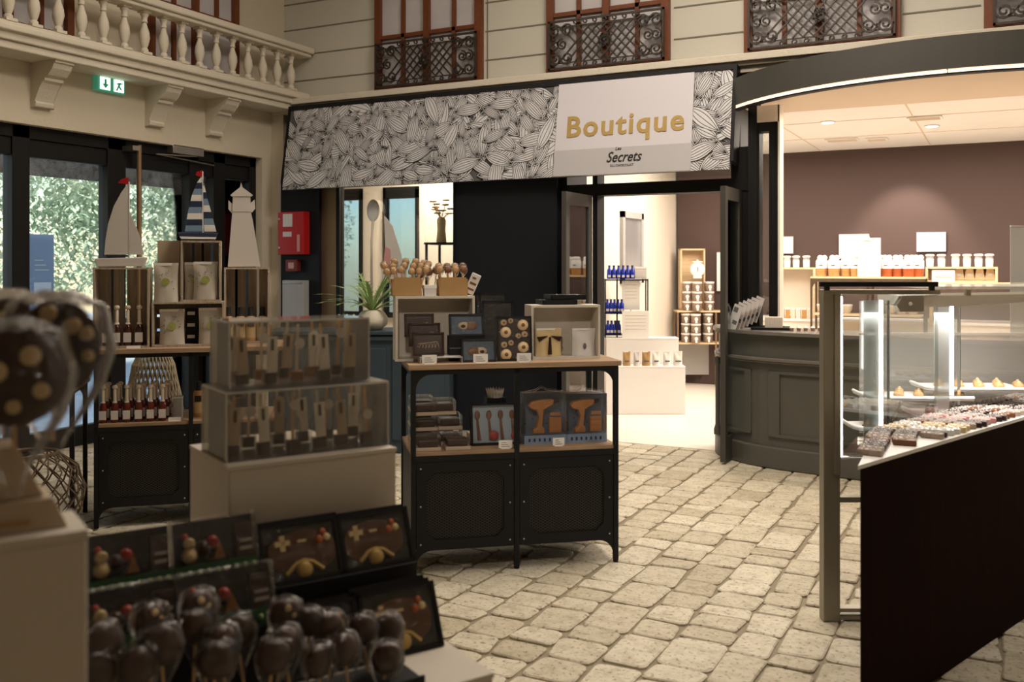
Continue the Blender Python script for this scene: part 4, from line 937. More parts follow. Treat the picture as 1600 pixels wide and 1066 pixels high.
MB().lathe([(.045, 0), (.05, .01), (.04, .12), (.045, .22), (.03, .25)], 14).build('vase_body', 'crate_light', t); m = MB(); m2 = MB(); rr = random.Random(8)
for k in range(12):
    a, q = rr.uniform(0, 6.28), rr.uniform(.02, .13); zz = rr.uniform(.28, .42); m.tube([(0, 0, .22), (q*cos(a), q*sin(a), zz)], .003, 4)
    for j in range(5): b = a+j*1.256; m2.ball((q*cos(a)+.02*cos(b), q*sin(a)+.02*sin(b), zz), .02, 5, (1, 1, .5))
m.build('stems', 'stick', t); m2.build('petals', 'yellow_choc', t)
# solid sail shape, put in for a reflection in the side window
sp = P(617, 370, 9.0); t = thing('sail_reflection', 'tall white and pink curved panel modelling a reflection in the side window', 'ornament', (sp[0], sp[1], 1.35), YAW)
MB().slab([(-.12, .0), (.1, 0), (.06, .25), (-.02, .52), (-.1, .62), (-.09, .3)], -.01, .01).build('panel', 'sail', t); MB().slab([(-.11, .1), (-.03, .1), (-.04, .3), (-.09, .33)], -.016, -.01).build('pink_band', 'pink', t); MB().tube([(-.11, 0, -1.35), (-.11, 0, .65)], .008).build('pole', 'metal', t)
# ------------------------------------------------------------------ inside the shop, seen through the doorway
def FR2(px, Y, rot=0): x, y = CW((px-800)/1500*Y, Y); return Frame(x, y, YAW+rot)
# tall back plinth and front plinth
bp_ = FR2(940, 9.9); t = thing('tall_white_plinth', 'tall white plinth behind the paper bags inside the shop', 'plinth', bp_.at(.05, 0, .003), bp_.deg)
MB().box(-.0, .745, 0, .19, 0, .735).build('plinth_body', 'white_bright', t, bev=.004); MB().box(-.002, .747, -.002, .192, .735, .75).build('plinth_top', 'white_bright', t)
fp = FR2(970, 9.66); t = thing('low_white_plinth', 'low white plinth carrying six paper bags inside the shop doorway', 'plinth', fp.at(-.15, 0, .003), fp.deg)
MB().box(0, .80, 0, .22, 0, .468).build('plinth_body', 'white_bright', t, bev=.004); MB().box(-.002, .802, -.002, .222, .468, .48).build('plinth_top', 'white_bright', t)
for i, (a, b, mk, cl) in enumerate(((973, 985, 'kraft', 'brown'), (990, 1000, 'label', 'white'), (1003, 1016, 'kraft', 'tan'), (1019, 1031, 'white_card', 'white printed'), (1036, 1048, 'white_card', 'white printed'), (1052, 1066, 'white_card', 'white printed'))):
    u0, u1, _, z1 = fp.slot(a, b, 549, 573, .08)
    t = bag(fp, u0, .08, .484, u1-u0, z1-.484, '%s paper bag on the low white shop plinth, %s from the doorway frame' % (cl, ORD[i]), False, mk, 'paper bags on the low white plinth', d=.06)
    MB().box(.015, u1-u0-.015, -.034, -.03, .04, .055).build('printed_mark', 'grey_ink', t)
# blue bottle rack
et = FR2(945, 9.95); w_ = .44
t = thing('bottle_rack', 'slim black metal rack holding blue bottles inside the shop', 'shelf rack', et.at(0, .0, .75), et.deg)
zr = [.0, .03]
def Zp(py, Y): return 1.5+(415-py)*Y/1500
Zt = Zp(436, 9.95); m = MB()
for x_ in (0, w_): 
    for y_ in (0, .15): m.box(x_, x_+.012, y_, y_+.012, 0, Zt-.75)
m.box(.12, .135, 0, .012, 0, Zt-.75); m.build('post', 'black_metal', t); m = MB()
for zz in (.03, Zp(490, 9.95)-.75, Zt-.762): m.box(0, w_+.012, 0, .162, zz-.006, zz+.006)
m.build('shelf', 'black_metal', t)
f = None
def bluebottle(loc, lb):
    global f
    t = f and copy_tree(f)
    if not f:
        t = thing('blue_bottle', lb, 'bottle', loc, YAW); MB().lathe([(.024, 0), (.026, .01), (.024, .09), (.012, .11), (.012, .125)], 10).build('bottle_body', 'blue_glass', t); MB().lathe([(.013, .125), (.013, .14)], 10).build('cap', 'navy', t); MB().box(-.014, .014, -.028, -.025, .015, .04).build('label_print', 'label', t); f = t
    t.location = loc; t.rotation_euler = (0, 0, R(YAW)); t['label'] = lb; t['category'] = 'bottle'; t['group'] = 'blue bottles on the black rack'
for r_, (n, x0, st_, z) in enumerate(((6, 952, 7.2, Zt), (5, 949, 5.6, Zp(490, 9.95)+.006), (4, 950, 5.6, .786))):
    for i in range(n):
        u, _ = et.inv(x0+st_*i, 430, .05); bluebottle(et.at(u, .05, z+.001), 'blue bottle on the %s level of the black rack, %s from the doorway frame' % (('top', 'middle', 'bottom')[r_], ORD[i]))
u0, u1, _, z1 = et.slot(992, 1010, 417, 436, .06); t = thing('white_tin', 'small white box on top of the bottle rack', 'box', et.at(u0, .04, Zt), et.deg); MB().box(0, u1-u0, 0, .08, 0, z1-Zt-.02).build('body', 'label', t); MB().box(-.002, u1-u0+.002, -.002, .082, z1-Zt-.02, z1-Zt).build('lid', 'white_card', t)
eb = FR2(972, 9.98); 
for x0, x1, y0, y1, lb, zb_ in ((973, 1001, 438, 482, 'upright white menu board standing among the blue bottles', Zp(483, 10.2)), (972, 1014, 486, 525, 'wide white menu board on the tall shop plinth', .754)):
    u0, u1, z0, z1 = eb.slot(x0, x1, y0, y1, -.05); zb2 = .754 
    t = thing('menu_board', lb, 'sign', eb.at(u0, -.05 if y0 > 450 else .02-.0, zb2 if y0 > 450 else zb2), eb.deg); h = (z1-zb2)
    MB().box(0, u1-u0, 0, .012, 0 if y0 > 450 else h-.31, h).build('board', 'white_card', t); m = MB()
    if y0 < 450: MB().box((u1-u0)/2-.01, (u1-u0)/2+.01, 0, .012, 0, h-.31).build('stand', 'white_card', t)
    for k in range(5): m.box(.03, u1-u0-.03, -.0015, 0, h-.05-.035*k, h-.047-.035*k)
    m.build('printed_text', 'beige_card', t)
# jar rack
jr = FR2(1062, 11.85); t = thing('jar_rack', 'wooden and black metal rack stacked with white lidded jars in the shop', 'shelf rack', jr.at(-.03, 0, .003), jr.deg)
za, zb_ = Zp(486, 11.85), Zp(536, 11.85); m = MB(); m.box(0, .95, 0, .3, za-.02, za).box(0, .95, 0, .3, zb_-.02, zb_).build('shelf', 'crate_light', t)
m = MB()
for x_ in (0, .47, .93):
    for y_ in (0, .28): m.box(x_, x_+.02, y_, y_+.02, 0, za-.02)
m.build('leg', 'copper', t); MB().box(.02, .47, .26, .27, .12, zb_-.03).box(.49, .93, .26, .27, .12, zb_-.03).build('mesh_panel', 'tag_grey', t)
u0, u1, z0, z1 = jr.slot(1063, 1102, 389, 432, .12)
zc = Zp(430, 11.85); t = thing('light_wooden_crate', 'light wooden crate on the jar stack behind the white kitchen scale', 'wooden crate', jr.at(u0, .12, za+.003), jr.deg); w, h = u1-u0, z1-za
MB().box(0, .02, 0, .16, 0, h).box(w-.02, w, 0, .16, 0, h).box(0, w, 0, .16, h-.02, h).box(0, w, 0, .16, 0, .02).build('crate_frame', 'crate_light', t); MB().box(0, w, .15, .16, 0, h).build('back_board', 'crate_light', t)
sc_ = jr.inv(1090, 421, .02); t = thing('kitchen_scale', 'round white dial kitchen scale standing on the jars', 'scale', jr.at(sc_[0], .03, sc_[1]), jr.deg)
m = MB(); m.M = Matrix.Rotation(pi/2, 4, 'X'); m.lathe([(.001, .02), (.085, .02), (.09, .015), (.09, -.04), (.001, -.04)], 28).build('dial', 'white_bright', t); MB().box(-.004, .004, -.026, -.022, -.01, .03).box(-.003, .003, -.026, -.022, -.03, .0).build('needle', 'navy', t)
MB().box(-.06, .06, -.03, .04, .085, .1).box(-.01, .01, -.01, .01, .08, .12).build('pan', 'white_bright', t); MB().box(-.05, .05, -.02, .04, -.11, -.08).build('base', 'white_bright', t)
f = None
for lev, (z0, n) in enumerate(((za, 3), (zb_, 3))):
    for c3 in range(3):
        for k in range(n):
            px = (1074, 1088, 1108)[c3]-(2 if lev else 0); u, _ = jr.inv(px, 480, .06 if c3 != 1 else .02)
            t = f and copy_tree(f)
            if not f:
                t = thing('candy_jar', '', 'jar'); MB().lathe([(.055, .004), (.058, .01), (.058, .088), (.05, .1)], 14).build('jar_body', 'jar_mix', t)
                MB().lathe([(.061, .095), (.063, .1), (.063, .116), (.055, .118)], 14).build('white_lid', 'white_bright', t); m = MB(); m.M = Matrix.Translation((-.01, -.06, .055)) @ Matrix.Rotation(pi/2, 4, 'X'); m.lathe([(.001, 0), (.022, 0), (.022, -.004)], 12); m.box(-.012, .012, -.05, -.015, -.002, .002); m.build('round_tag', 'white_bright', t); f = t
            t.location = jr.at(u, .06 if c3 != 1 else -.03, z0+.003+.12*k) if not (c3 == 1 and lev == 0 and k == 2) else jr.at(u, -.03, z0+.003+.12*k); t.rotation_euler = (0, 0, R(jr.deg+c3*5))
            t['label'] = 'white lidded sweet jar, %s column of the %s shelf, %s' % (('left', 'middle', 'right')[c3], ('upper', 'lower')[lev], ('bottom of its stack', 'middle of its stack', 'top of its stack')[k]); t['category'] = 'jar'; t['group'] = 'white lidded sweet jars on the rack'
# white cards on the purple wall
for i, (x0, x1, y0, y1) in enumerate(((1204, 1237, 370, 396), (1310, 1356, 366, 404), (1432, 1477, 363, 393))):
    a = BYp(x0, y1, 3.9); b = BYp(x1, y0, 3.9); t = thing('wall_card', 'blank white card on the purple wall, %s' % ('beside the black column', 'partly behind the clipboard', 'right of the clipboard')[i], 'sign', (a[0], 3.955, a[2]), 0, 'blank white cards on the purple wall')
    MB().box(0, b[0]-a[0], 0, .04, 0, b[2]-a[2]).build('card', 'white_bright', t); MB().box(-.004, b[0]-a[0]+.004, .01, .045, -.004, b[2]-a[2]+.004).build('backing', 'label', t)
for i, (x0, x1) in enumerate(((1118, 1124), (1139, 1150))):
    a = BYp(x0, 455, 3.9); b = BYp(x1, 394, 3.9); t = thing('hanging_poster', 'narrow white poster on the purple wall %s' % ('just above the jar rack', 'seen through the open door leaf')[i], 'poster', (a[0], 3.96, a[2]), 0); MB().box(0, b[0]-a[0], 0, .03, 0, b[2]-a[2]).build('sheet', 'white_bright', t); MB().box(0, b[0]-a[0], -.005, .0, b[2]-a[2]-.01, b[2]-a[2]).build('rail', 'label', t)
# metal framed table with cups, crates of jars behind the counter
W1 = Frame(4.75, 2.85, 0)
def W1s(x0, x1, y0, y1, v=0): return W1.slot(x0, x1, y0, y1, v)
a, b, _, zt2 = W1s(1266, 1446, 433, 500); 
t = thing('metal_frame_table', 'brown metal frame table with wood top behind the counter', 'table', W1.at(a, 0, .003)); w = b-a; H6 = zt2
MB().box(0, w, 0, .32, H6-.02, H6).build('table_top', 'crate_light', t); m = MB(); m.box(0, w, -.001, .02, H6-.05, H6-.02)
for x_ in (0, w*.5-.03, w*.5+.02, w-.02): m.box(x_, x_+.02, 0, .02, 0, H6-.02).box(x_, x_+.02, .30, .32, 0, H6-.02)
for x_, sg in ((.02, 1), (w*.5-.03, -1), (w*.5+.04, 1), (w-.02, -1)): gus(m, x_, H6-.05, .09, sg, 0, .012)
m.build('frame', 'wicker', t); MB().box(.02, w-.02, .02, .3, H6-.42, H6-.4).box(.02, w-.02, .02, .3, H6-.8, H6-.78).build('shelf', 'crate_light', t)
f = None
def cup(px, v, z, lb, liq='milk_choc'):
    global f
    u, _ = W1.inv(px, 430, v)
    t = thing('topped_cup', lb, 'cup', W1.at(u, v, z), 0, 'white topped cups on the metal frame table')
    MB().lathe([(.055, 0), (.062, .09)], 14).build('cup_body', liq, t); MB().lathe([(.063, .09), (.063, .17), (.05, .19)], 14).build('white_sleeve', 'white_bright', t)
    m = MB()
    for k in range(3): m.ball((.03*cos(k*2.1), .03*sin(k*2.1), .205), .03, 6)
    m.build('foam_top', 'white_bright', t); MB().box(-.02, .02, -.066, -.06, .12, .13).build('print', 'grey_ink', t)
for i, px in enumerate((1284, 1303, 1322, 1338, 1372, 1385, 1402, 1420, 1434)): cup(px, .1 if i % 2 else .14, H6, 'white topped cup on the metal frame table, %s from the column' % ORD[i], 'amber' if i < 4 else 'rust')
for i, px in enumerate((1284, 1303, 1322, 1372, 1390, 1408, 1426)): 
    u, _ = W1.inv(px, 480, .1); t = thing('stacked_bowl', 'pale bowl on the shelf of the metal frame table, %s from the column' % ORD[i], 'bowl', W1.at(u, .15, H6-.4), 0, 'pale bowls under the metal frame table'); MB().lathe([(.03, 0), (.055, .05), (.06, .09)], 12).build('bowl_body', 'cork', t); MB().lathe([(.061, .085), (.061, .1)], 12).build('rim', 'white_bright', t)
u0, u1, z0, z1 = W1s(1340, 1376, 372, 431, .02); t = thing('clipboard', 'white clipboard standing among the cups on the metal frame table', 'clipboard', W1.at(u0, .015, H6)); w, h = u1-u0, z1-H6
MB().box(0, w, 0, .01, 0, h).build('board', 'white_card', t); m = MB(); m.M = Matrix.Translation((w*.42, -.004, h)) @ Matrix.Rotation(pi/2, 4, 'X'); m.lathe([(.012, 0), (.028, 0), (.028, .01), (.012, .01)], 14); m.tr().box(w*.25, w*.65, -.01, 0, h-.03, h-.01); m.build('clip', 'label', t); MB().box(.03, w-.03, -.002, 0, .04, h-.06).build('sheet', 'label', t)
def jarcrate(x0, x1, y0, y1, lb, v, zf, ntop, grp, pxs, caps):
    u0, u1, z0, z1 = W1s(x0, x1, y0, y1, v); t = thing('light_wooden_crate', lb, 'wooden crate', W1.at(u0, v, zf), 0); w, h = u1-u0, z1-zf
    MB().box(0, .025, 0, .2, 0, h).box(w-.025, w, 0, .2, 0, h).box(.025, w-.025, 0, .2, h-.02, h).box(.025, w-.025, 0, .2, 0, .02).build('crate_frame', 'crate_light', t); MB().box(.02, w-.02, .19, .2, .02, h-.02).build('back_board', 'shop_cream', t)
    for i, px in enumerate(pxs):
        u, _ = W1.inv(px, 405, v+.1); t = thing('dispenser_jar', '%s glass jar from the column on the %s' % (ORD[i], grp), 'jar', W1.at(u, v+.1, z1), 0, 'glass jars on the '+grp)
        MB().lathe([(.035, .0), (.038, .05), (.038, .085)], 12).build('white_base', 'white_bright', t)
        MB().lathe([(.036, .085), (.036, .115)], 12).build('glass_part', 'tag_grey' if caps[i] else 'cork', t); MB().lathe([(.045, .115), (.045, .13), (.03, .135)], 12).build('lid', 'white_bright', t)
    return u0, u1, z0, z1
zc1 = jarcrate(1203, 1274, 418, 500, 'light wooden crate full of packs behind the counter, beside the column', .5, .9, 4, 'crate beside the column', (1215, 1230, 1244, 1260), (1, 0, 1, 1))
jarcrate(1446, 1559, 417, 456, 'long light wooden crate behind the counter, right of the cups', .3, H6-.054, 6, 'long crate right of the cups', (1453, 1471, 1493, 1511, 1529, 1546), (1, 1, 0, 0, 1, 1))
u0, u1, z0, z1 = W1s(1456, 1492, 422, 439, .28); t = thing('label_card', 'cream card leaning on the long crate right of the cups', 'card', W1.at(u0, .275, H6-.054)); MB().box(0, u1-u0, 0, .01, 0, z1-H6+.05).build('card', 'white_card', t); MB().box(.03, u1-u0-.03, -.002, 0, .05, .06).build('print', 'beige_card', t)
for k in range(4):
    u, _ = W1.inv(1499+16*k, 440, .4); t = thing('hanging_packet', 'pale brown packet inside the long crate, %s from the cream card' % ORD[k], 'packet', W1.at(u, .38, H6-.03), 0, 'packets in the long crate'); MB().slab([(-.05, 0), (.05, 0), (.03, .13), (-.03, .13)], 0, .03).build('packet', 'crate_light', t); MB().box(-.02, .02, -.004, 0, .04, .07).build('label_print', 'label', t)
# a bench under both crates
t = thing('back_counter', 'pale back counter along the purple wall under the crates', 'counter', W1.at(-.6, .28, .003)); MB().box(0, 3.6, .1, .75, 0, .87).build('body', 'shop_cream', t); MB().box(-.01, 3.61, .08, .76, .87, .895).build('worktop', 'white_bright', t)
t = thing('back_shelf', 'raised shelf board holding the long crate behind the counter', 'shelf', W1.at(1.3, .26, .9)); MB().box(0, 1.2, 0, .3, H6-.99, H6-.955).build('board', 'crate_light', t); MB().box(0, .03, 0, .3, 0, H6-.99).box(1.17, 1.2, 0, .3, 0, H6-.99).build('leg', 'crate_light', t)
rr = random.Random(2)
for k in range(7):
    u, _ = W1.inv(1214+8.5*k, 465, .4); t = thing('small_packet', 'small pale packet on the back counter, %s from the column' % ORD[k], 'packet', W1.at(u, .38, .9), 0, 'small packets on the back counter'); MB().box(-.022, .022, 0, .04, 0, .1).build('packet', ('cork', 'label', 'amber')[k % 3], t); MB().box(-.023, .023, -.001, .041, .1, .12).build('lid', 'white_bright', t)
# ------------------------------------------------------------------ curved counter
cp = [(4.66, .02), (4.69, -.20), (4.765, -.40), (4.95, -.575), (5.2, -.70), (5.6, -.79), (6.1, -.84), (6.6, -.84), (7.2, -.78), (7.8, -.6), (8.3, -.3)]
def off(pts, d):
    out = []
    for i, p in enumerate(pts):
        a = Vector(pts[max(0, i-1)]); b = Vector(pts[min(len(pts)-1, i+1)]); t_ = (b-a).normalized(); out.append((p[0]+t_.y*d, p[1]-t_.x*d))
    return out
def smooth(pts, n=4):
    out = []
    for i in range(len(pts)-1):
        p0, p1, p2, p3 = [Vector(pts[max(0, min(len(pts)-1, i+k))]) for k in (-1, 0, 1, 2)]
        for j in range(n):
            s = j/n; out.append(tuple(.5*((2*p1)+(p2-p0)*s+(2*p0-5*p1+4*p2-p3)*s*s+(3*p1-p0-3*p2+p3)*s**3)))
    return out+[pts[-1]]
cs = smooth(cp)
def band(a, b, z0, z1, m=None): m = m or MB(); return m.prism(off(cs, a)+off(cs, b)[::-1], z0, z1)
t = thing('shop_counter', 'dark grey curved counter with panelled front and pale stone top', 'counter')
band(0, -.45, .0, .98).build('body', 'counter', t)
band(.03, -.02, 0, .16).build('plinth', 'counter', t, bev=.01)
m = band(.045, -.5, .985, 1.01); m.build('worktop', 'counter_top', t, bev=.005); band(.03, 0, .97, .985).build('top_moulding', 'counter', t)
m = band(.035, 0, .79, .815); band(.022, 0, .775, .79, m); m.build('mid_moulding', 'counter_top', t, bev=.004)
sub = lambda a, b: cs[a:b]
for a, b in ((5, 15), (16, 27), (28, 38)):
    seg = cs[a:b]; m = MB(); m.prism(off(seg, .014)+off(seg, 0)[::-1], .70, .72).prism(off(seg, .014)+off(seg, 0)[::-1], .235, .255)
    for q in (seg[0:2], seg[-2:]): m.prism(off(q, .014)+off(q, 0)[::-1], .235, .72)
    m.build('front_panel', 'counter', t)
m = MB(); m.lathe([(.03, .16), (.03, .2), (.018, .24), (.018, .7), (.03, .75), (.03, .775)], 12, 4.725, -.37); m.build('corner_column', 'counter', t)
# brochures, tray and cups
cf = FR2(1131, 7.45, -25)
t = thing('brochure_rack', 'clear stepped brochure holder at the end of the counter', 'brochure holder', cf.at(0, 0, 1.01), cf.deg)
for k in range(4): MB().box(.0+.035*k, .045+.035*k, -.0+.05*k, .003+.05*k, 0, .07+.03*k).build('pocket', 'acrylic_edge', t)
MB().box(0, .2, 0, .22, 0, .005).build('base', 'acrylic_edge', t)
for k in range(6):
    t = thing('brochure', 'leaning paper brochure in the counter holder, %s from the front' % ORD[k], 'brochure', cf.at(.02+.026*k, .01+.035*k, 1.017+.012*k), cf.deg, 'brochures in the counter holder'); t.rotation_euler = (R(-12), R(14), R(cf.deg-40))
    MB().box(0, .10, 0, .004, 0, .2).build('leaflet', 'label', t); m = MB(); m.box(.01, .06, -.002, 0, .14, .18).box(.04, .09, -.002, 0, .05, .08); m.build('printed_picture', 'grey_ink', t)
tf = FR2(1174, 7.3, -15); t = thing('counter_tray', 'flat black tray on the curved counter', 'tray', tf.at(0, 0, 1.011), tf.deg); MB().box(0, .29, 0, .2, 0, .012).build('tray_base', 'black_paint', t, bev=.004); MB().box(-.004, .294, -.004, .0, .004, .018).box(-.004, .294, .2, .204, .004, .018).build('rim', 'black_metal', t)
t = thing('ribbed_box', 'small cream ribbed box on the black counter tray', 'box', tf.at(.1, .04, 1.023), tf.deg); MB().box(0, .13, 0, .08, 0, .085).build('body', 'cork', t, bev=.004); m = MB()
for k in range(7): m.box(.006+.018*k, .014+.018*k, -.004, 0, .006, .08)
m.build('ribs', 'label', t)
for k in range(5):
    tt_ = FR2(1237+11*k, 7.2, 0); t = thing('small_sweet_pot', 'tiny pale pot on the counter top, %s from the black tray' % ORD[k], 'pot', tt_.at(0, 0, 1.011), 0, 'tiny pots on the counter'); MB().lathe([(.014, 0), (.017, .02)], 10).build('pot', 'copper', t); MB().lathe([(.017, .02), (.012, .03), (.002, .034)], 10).build('lid', 'white_bright', t)
sf_ = FR2(1579, 6.6, 0); t = thing('hygiene_screen', 'grey translucent upright screen standing on the counter at the photo edge', 'screen', sf_.at(0, 0, 1.011), sf_.deg)
MB().box(0, .7, 0, .006, .03, .76).build('panel', 'frost', t); MB().box(.05, .1, -.08, .1, 0, .03).box(.5, .55, -.08, .1, 0, .03).build('foot', 'acrylic_edge', t); MB().box(0, .7, -.003, .009, .755, .765).build('edge', 'label', t)
# ------------------------------------------------------------------ glazed chocolate case on the right
gc = FR2(1287, 4.04, 0)
t = thing('glass_display_case', 'tall glass display case with olive metal frame and lit edges', 'display case', gc.at(0, 0, 0), gc.deg)
MB().box(0, .07, 0, .06, 0, 1.38).build('post', 'olive_frame', t, bev=.003); MB().box(.045, .07, -.006, 0, .62, 1.38).build('post_cover', 'olive_frame', t)
MB().box(0, .49, -.005, .06, 1.378, 1.398).build('top_rail', 'olive_frame', t, bev=.002); MB().box(-.02, .475, -.02, .0, 1.411, 1.432).build('handle_bar', 'black_paint', t, bev=.003)
MB().box(.0, .02, -.018, -.002, 1.395, 1.415).build('handle_mount', 'black_paint', t); MB().box(.44, .46, -.018, -.002, 1.395, 1.415).build('handle_mount', 'black_paint', t)
MB().box(.07, .5, .01, .045, .5, .522).build('cross_rail', 'olive_frame', t); MB().box(.07, .5, .0, .05, .04, .056).build('cross_rail', 'olive_frame', t); MB().box(.07, .5, .0, .05, .008, .024).build('cross_rail', 'olive_frame', t)
MB().box(.07, .49, .02, .026, .69, 1.378).build('end_glass', 'case_glass', t); MB().prism([(.07, .02), (.45, .02), (.68, .5), (.32, .5)], .682, .69).build('glass_floor', 'case_glass', t); MB().box(.07, .11, .0, .03, .684, .693).box(.07, .35, .004, .012, .684, .690).build('floor_edge', 'label', t)
MB().box(.068, .078, -.004, .02, .70, 1.37).build('edge_light', 'led', t)
for u, z0 in ((.255, .77), (.555, .95)):
    MB().box(u-.006, u+.006, .03, .042, z0, 1.352).build('light_tube', 'led', t); MB().box(u-.075, u-.012, .03, .036, z0-.06, 1.352).build('glass_fin', 'frost', t); MB().box(u+.012, u+.035, .03, .06, z0-.04, 1.352).build('glass_fin', 'case_glass', t)
m = MB(); m.slab([(.31, 1.306), (.405, 1.306), (.41, 1.312), (.41, 1.37), (.32, 1.37), (.295, 1.332)], -.03, .01); m.build('lock_bracket', 'olive_frame', t, bev=.002); m = MB(); m.ball((.352, -.032, 1.34), .008, 8); m.build('lock_pin', 'white_bright', t)
MB().box(.49, 1.3, -.02, .5, 1.40, 1.412).build('top_glass', 'acrylic_edge', t); MB().box(.60, .62, 0, .02, 1.372, 1.4).build('glass_mount', 'metal', t)
m = MB(); m.slab([(.34, 1.33), (.5, 1.325), (.75, 1.34), (1.3, 1.37), (1.3, 1.385), (.34, 1.372)], .0, .3); m.build('canopy_board', 'shop_ceiling', t)
MB().box(.35, 1.2, .55, .556, .7, 1.33).build('haze_sheet', 'haze', t)  # milky sheet added in place of reflections that lighten the case glass
MB().box(.34, 1.2, .5, .53, 1.17, 1.18).build('glass_shelf', 'acrylic_edge', t)
# solid trays with pastries, put in for curved reflections in the glass
for i, (u, z, r) in enumerate(((.43, .915, .2), (.38, .775, .2), (.70, .955, .22), (.66, .835, .24))):
    lb = ('upper curved white tray of pastries modelling a reflection by the first light tube', 'lower curved white tray of pastries modelling a reflection by the first light tube', 'upper curved white tray of pastries modelling a reflection by the second light tube', 'lower curved white tray of pastries modelling a reflection by the second light tube')[i]
    t = thing('reflection_tray', lb, 'tray', gc.at(u, .35, z), gc.deg, 'curved trays modelling reflections in the glass case')
    rim = [(-.14, .12), (-.15, -.05), (-.12, -.11), (-.05, -.14), (.05, -.15), (.3, -.15)]
    rs = [(*p, .0) for p in smooth(rim)]; MB().tube(rs, .007, 6).build('white_rim', 'white_bright', t); MB().prism([(a, b) for a, b, _ in rs]+[(.3, .12)], -.014, -.006).build('tray_base', 'tray_white', t)
    m = MB(); rr = random.Random(i)
    pf = None
    for k in range(14):
        px_, py_ = -.1+.03*k, (-.09, -.02, .05)[k % 3]; X_, Y_, _ = gc.at(u+px_, .35+py_)
        if pf is None:
            pf = thing('pastry', '%s pastry on the %s' % (('golden', 'brown')[i % 2], lb.replace(' of pastries', '')), 'pastry', group='pastries on the %s' % lb.replace(' of pastries', '')); MB().ball((0, 0, .009), .02, 7, (1.2, 1, .7)).build('pastry_body', 'milk_choc' if i % 2 else 'biscuit', pf); MB().ball((0, 0, .022), .008, 5).build('topping', 'cream_dot', pf); q_ = pf
        else: q_ = copy_tree(pf)
        q_.location = (X_, Y_, z-.003); q_.rotation_euler = (0, 0, k)
    m = MB(); m.tube([(.02, -.05, -.01), (-.02, -.05, -.12)], .006); m.build('support', 'metal', t)
# dark counter with white tray and rows of chocolate
A_ = CW(1.12, 3.087); dr = Vector((.73, .683)); pn = Vector((-.683, .73))
def DK(s, w): X = 1.12+dr.x*s+pn.x*w; Y = 3.087+dr.y*s+pn.y*w; return CW(X, Y)
t = thing('dark_display_counter', 'dark brown display counter with a white sloped tray top, nearest the camera on the right', 'counter')
MB().prism([DK(0, 0), DK(4, 0), DK(4, .27), DK(.68, .27)], 0, .845).build('body', 'walnut', t); MB().prism([DK(-.015, 0), DK(4, -.0), DK(4, .275), DK(.67, .275)], .845, .858).build('white_tray', 'tray_white', t)
rr = random.Random(21); f = {}
kinds = [('chocolate', 'dark chocolate'), ('nut', 'nut studded'), ('chocolate', 'dark chocolate'), ('milk_choc', 'milk chocolate'), ('nut', 'nut studded'), ('yellow_choc', 'yellow'), ('tray_white', 'white'), ('chocolate', 'dark chocolate'), ('nut', 'nut studded'), ('pink', 'pink dusted'), ('nut', 'nut studded'), ('chocolate', 'dark chocolate')]
row = 0; yy = -4.56
while yy < -2.6:
    xs = []; xx = 6.30
    while xx < 7.4:
        ok = True
        for ax, ay in ((-.04, -.02), (.04, -.02), (.04, .02), (-.04, .02)):
            X_ = (xx+ax-CX)*c_+(yy+ay-CY)*s_-1.12; Y_ = -(xx+ax-CX)*s_+(yy+ay-CY)*c_-3.087
            w_ = X_*pn.x+Y_*pn.y; s__ = X_*dr.x+Y_*dr.y
            ok = ok and .004 < w_ < .268 and w_ < .27*(s__)/.68+.03
        if ok: xs.append(xx); xx += .088
        else: xx += .01
    for j, x in enumerate(xs):
        km, kn = kinds[(row//2+(j > 1)) % 5]
        if 13 <= row <= 16: km, kn = (('yellow_choc', 'yellow'), ('tray_white', 'white'))[(j > 0) ^ (row > 14)]
        if row in (20, 21): km, kn = 'pink', 'pink dusted'
        if km not in f:
            t = thing('chocolate_bar', '', 'chocolate'); MB().box(-.039, .039, -.0185, .0185, 0, .02).build('bar_body', km, t, bev=.003); m = MB()
            for k in range(12): m.ball((rr.uniform(-.034, .034), rr.uniform(-.014, .014), .0205), .0038, 5)
            m.build('topping', 'label' if km in ('chocolate', 'milk_choc', 'nut') else 'white_card', t); f[km] = t; q_ = t  # pale specks, also painting in the light on the bar tops
        else: q_ = copy_tree(f[km])
        q_.location = (x, yy+rr.uniform(-.004, .004), .859); q_.rotation_euler = (0, 0, R(rr.uniform(-9, 9)))
        q_['category'] = 'chocolate'; q_['group'] = 'chocolate bars on the white tray'; q_['label'] = '%s bar, row %d from the tray tip, %s from the glass side' % (kn, row+1, ORD[j])
    yy += .049; row += 1
# ------------------------------------------------------------------ foreground left: plinths and blurred sweets
FG = Frame(*CW(-.674, 2.286), YAW+33.5)
t = thing('low_display_plinth', 'wide low off-white plinth carrying the foreground boxes', 'plinth', FG.at(0, 0, 0), FG.deg); MB().box(-.75, .435, -.487, .6, .0, .59).build('plinth_body', 'white_lac', t, bev=.003); MB().box(-.752, .437, -.489, .602, .59, .60).build('plinth_top', 'white_lac', t)
t = thing('white_cube_plinth', 'off-white cube plinth carrying the clear spoon boxes', 'plinth', FG.at(0, 0, .6), FG.deg); MB().box(0, .442, 0, .34, 0, .41).build('plinth_body', 'white_lac', t, bev=.003); MB().box(-.001, .443, -.001, .341, .41, .42).build('plinth_top', 'white_lac', t)
q = FG.inv(300, 672, .5)
t = thing('rear_white_plinth', 'off-white plinth edge just showing behind the cube plinth', 'plinth', FG.at(.12, .36, .601), FG.deg); MB().box(0, .3, 0, .2, 0, .38).build('plinth_body', 'white_lac', t, bev=.003); MB().box(-.001, .301, -.001, .201, .38, .39).build('plinth_top', 'white_lac', t)
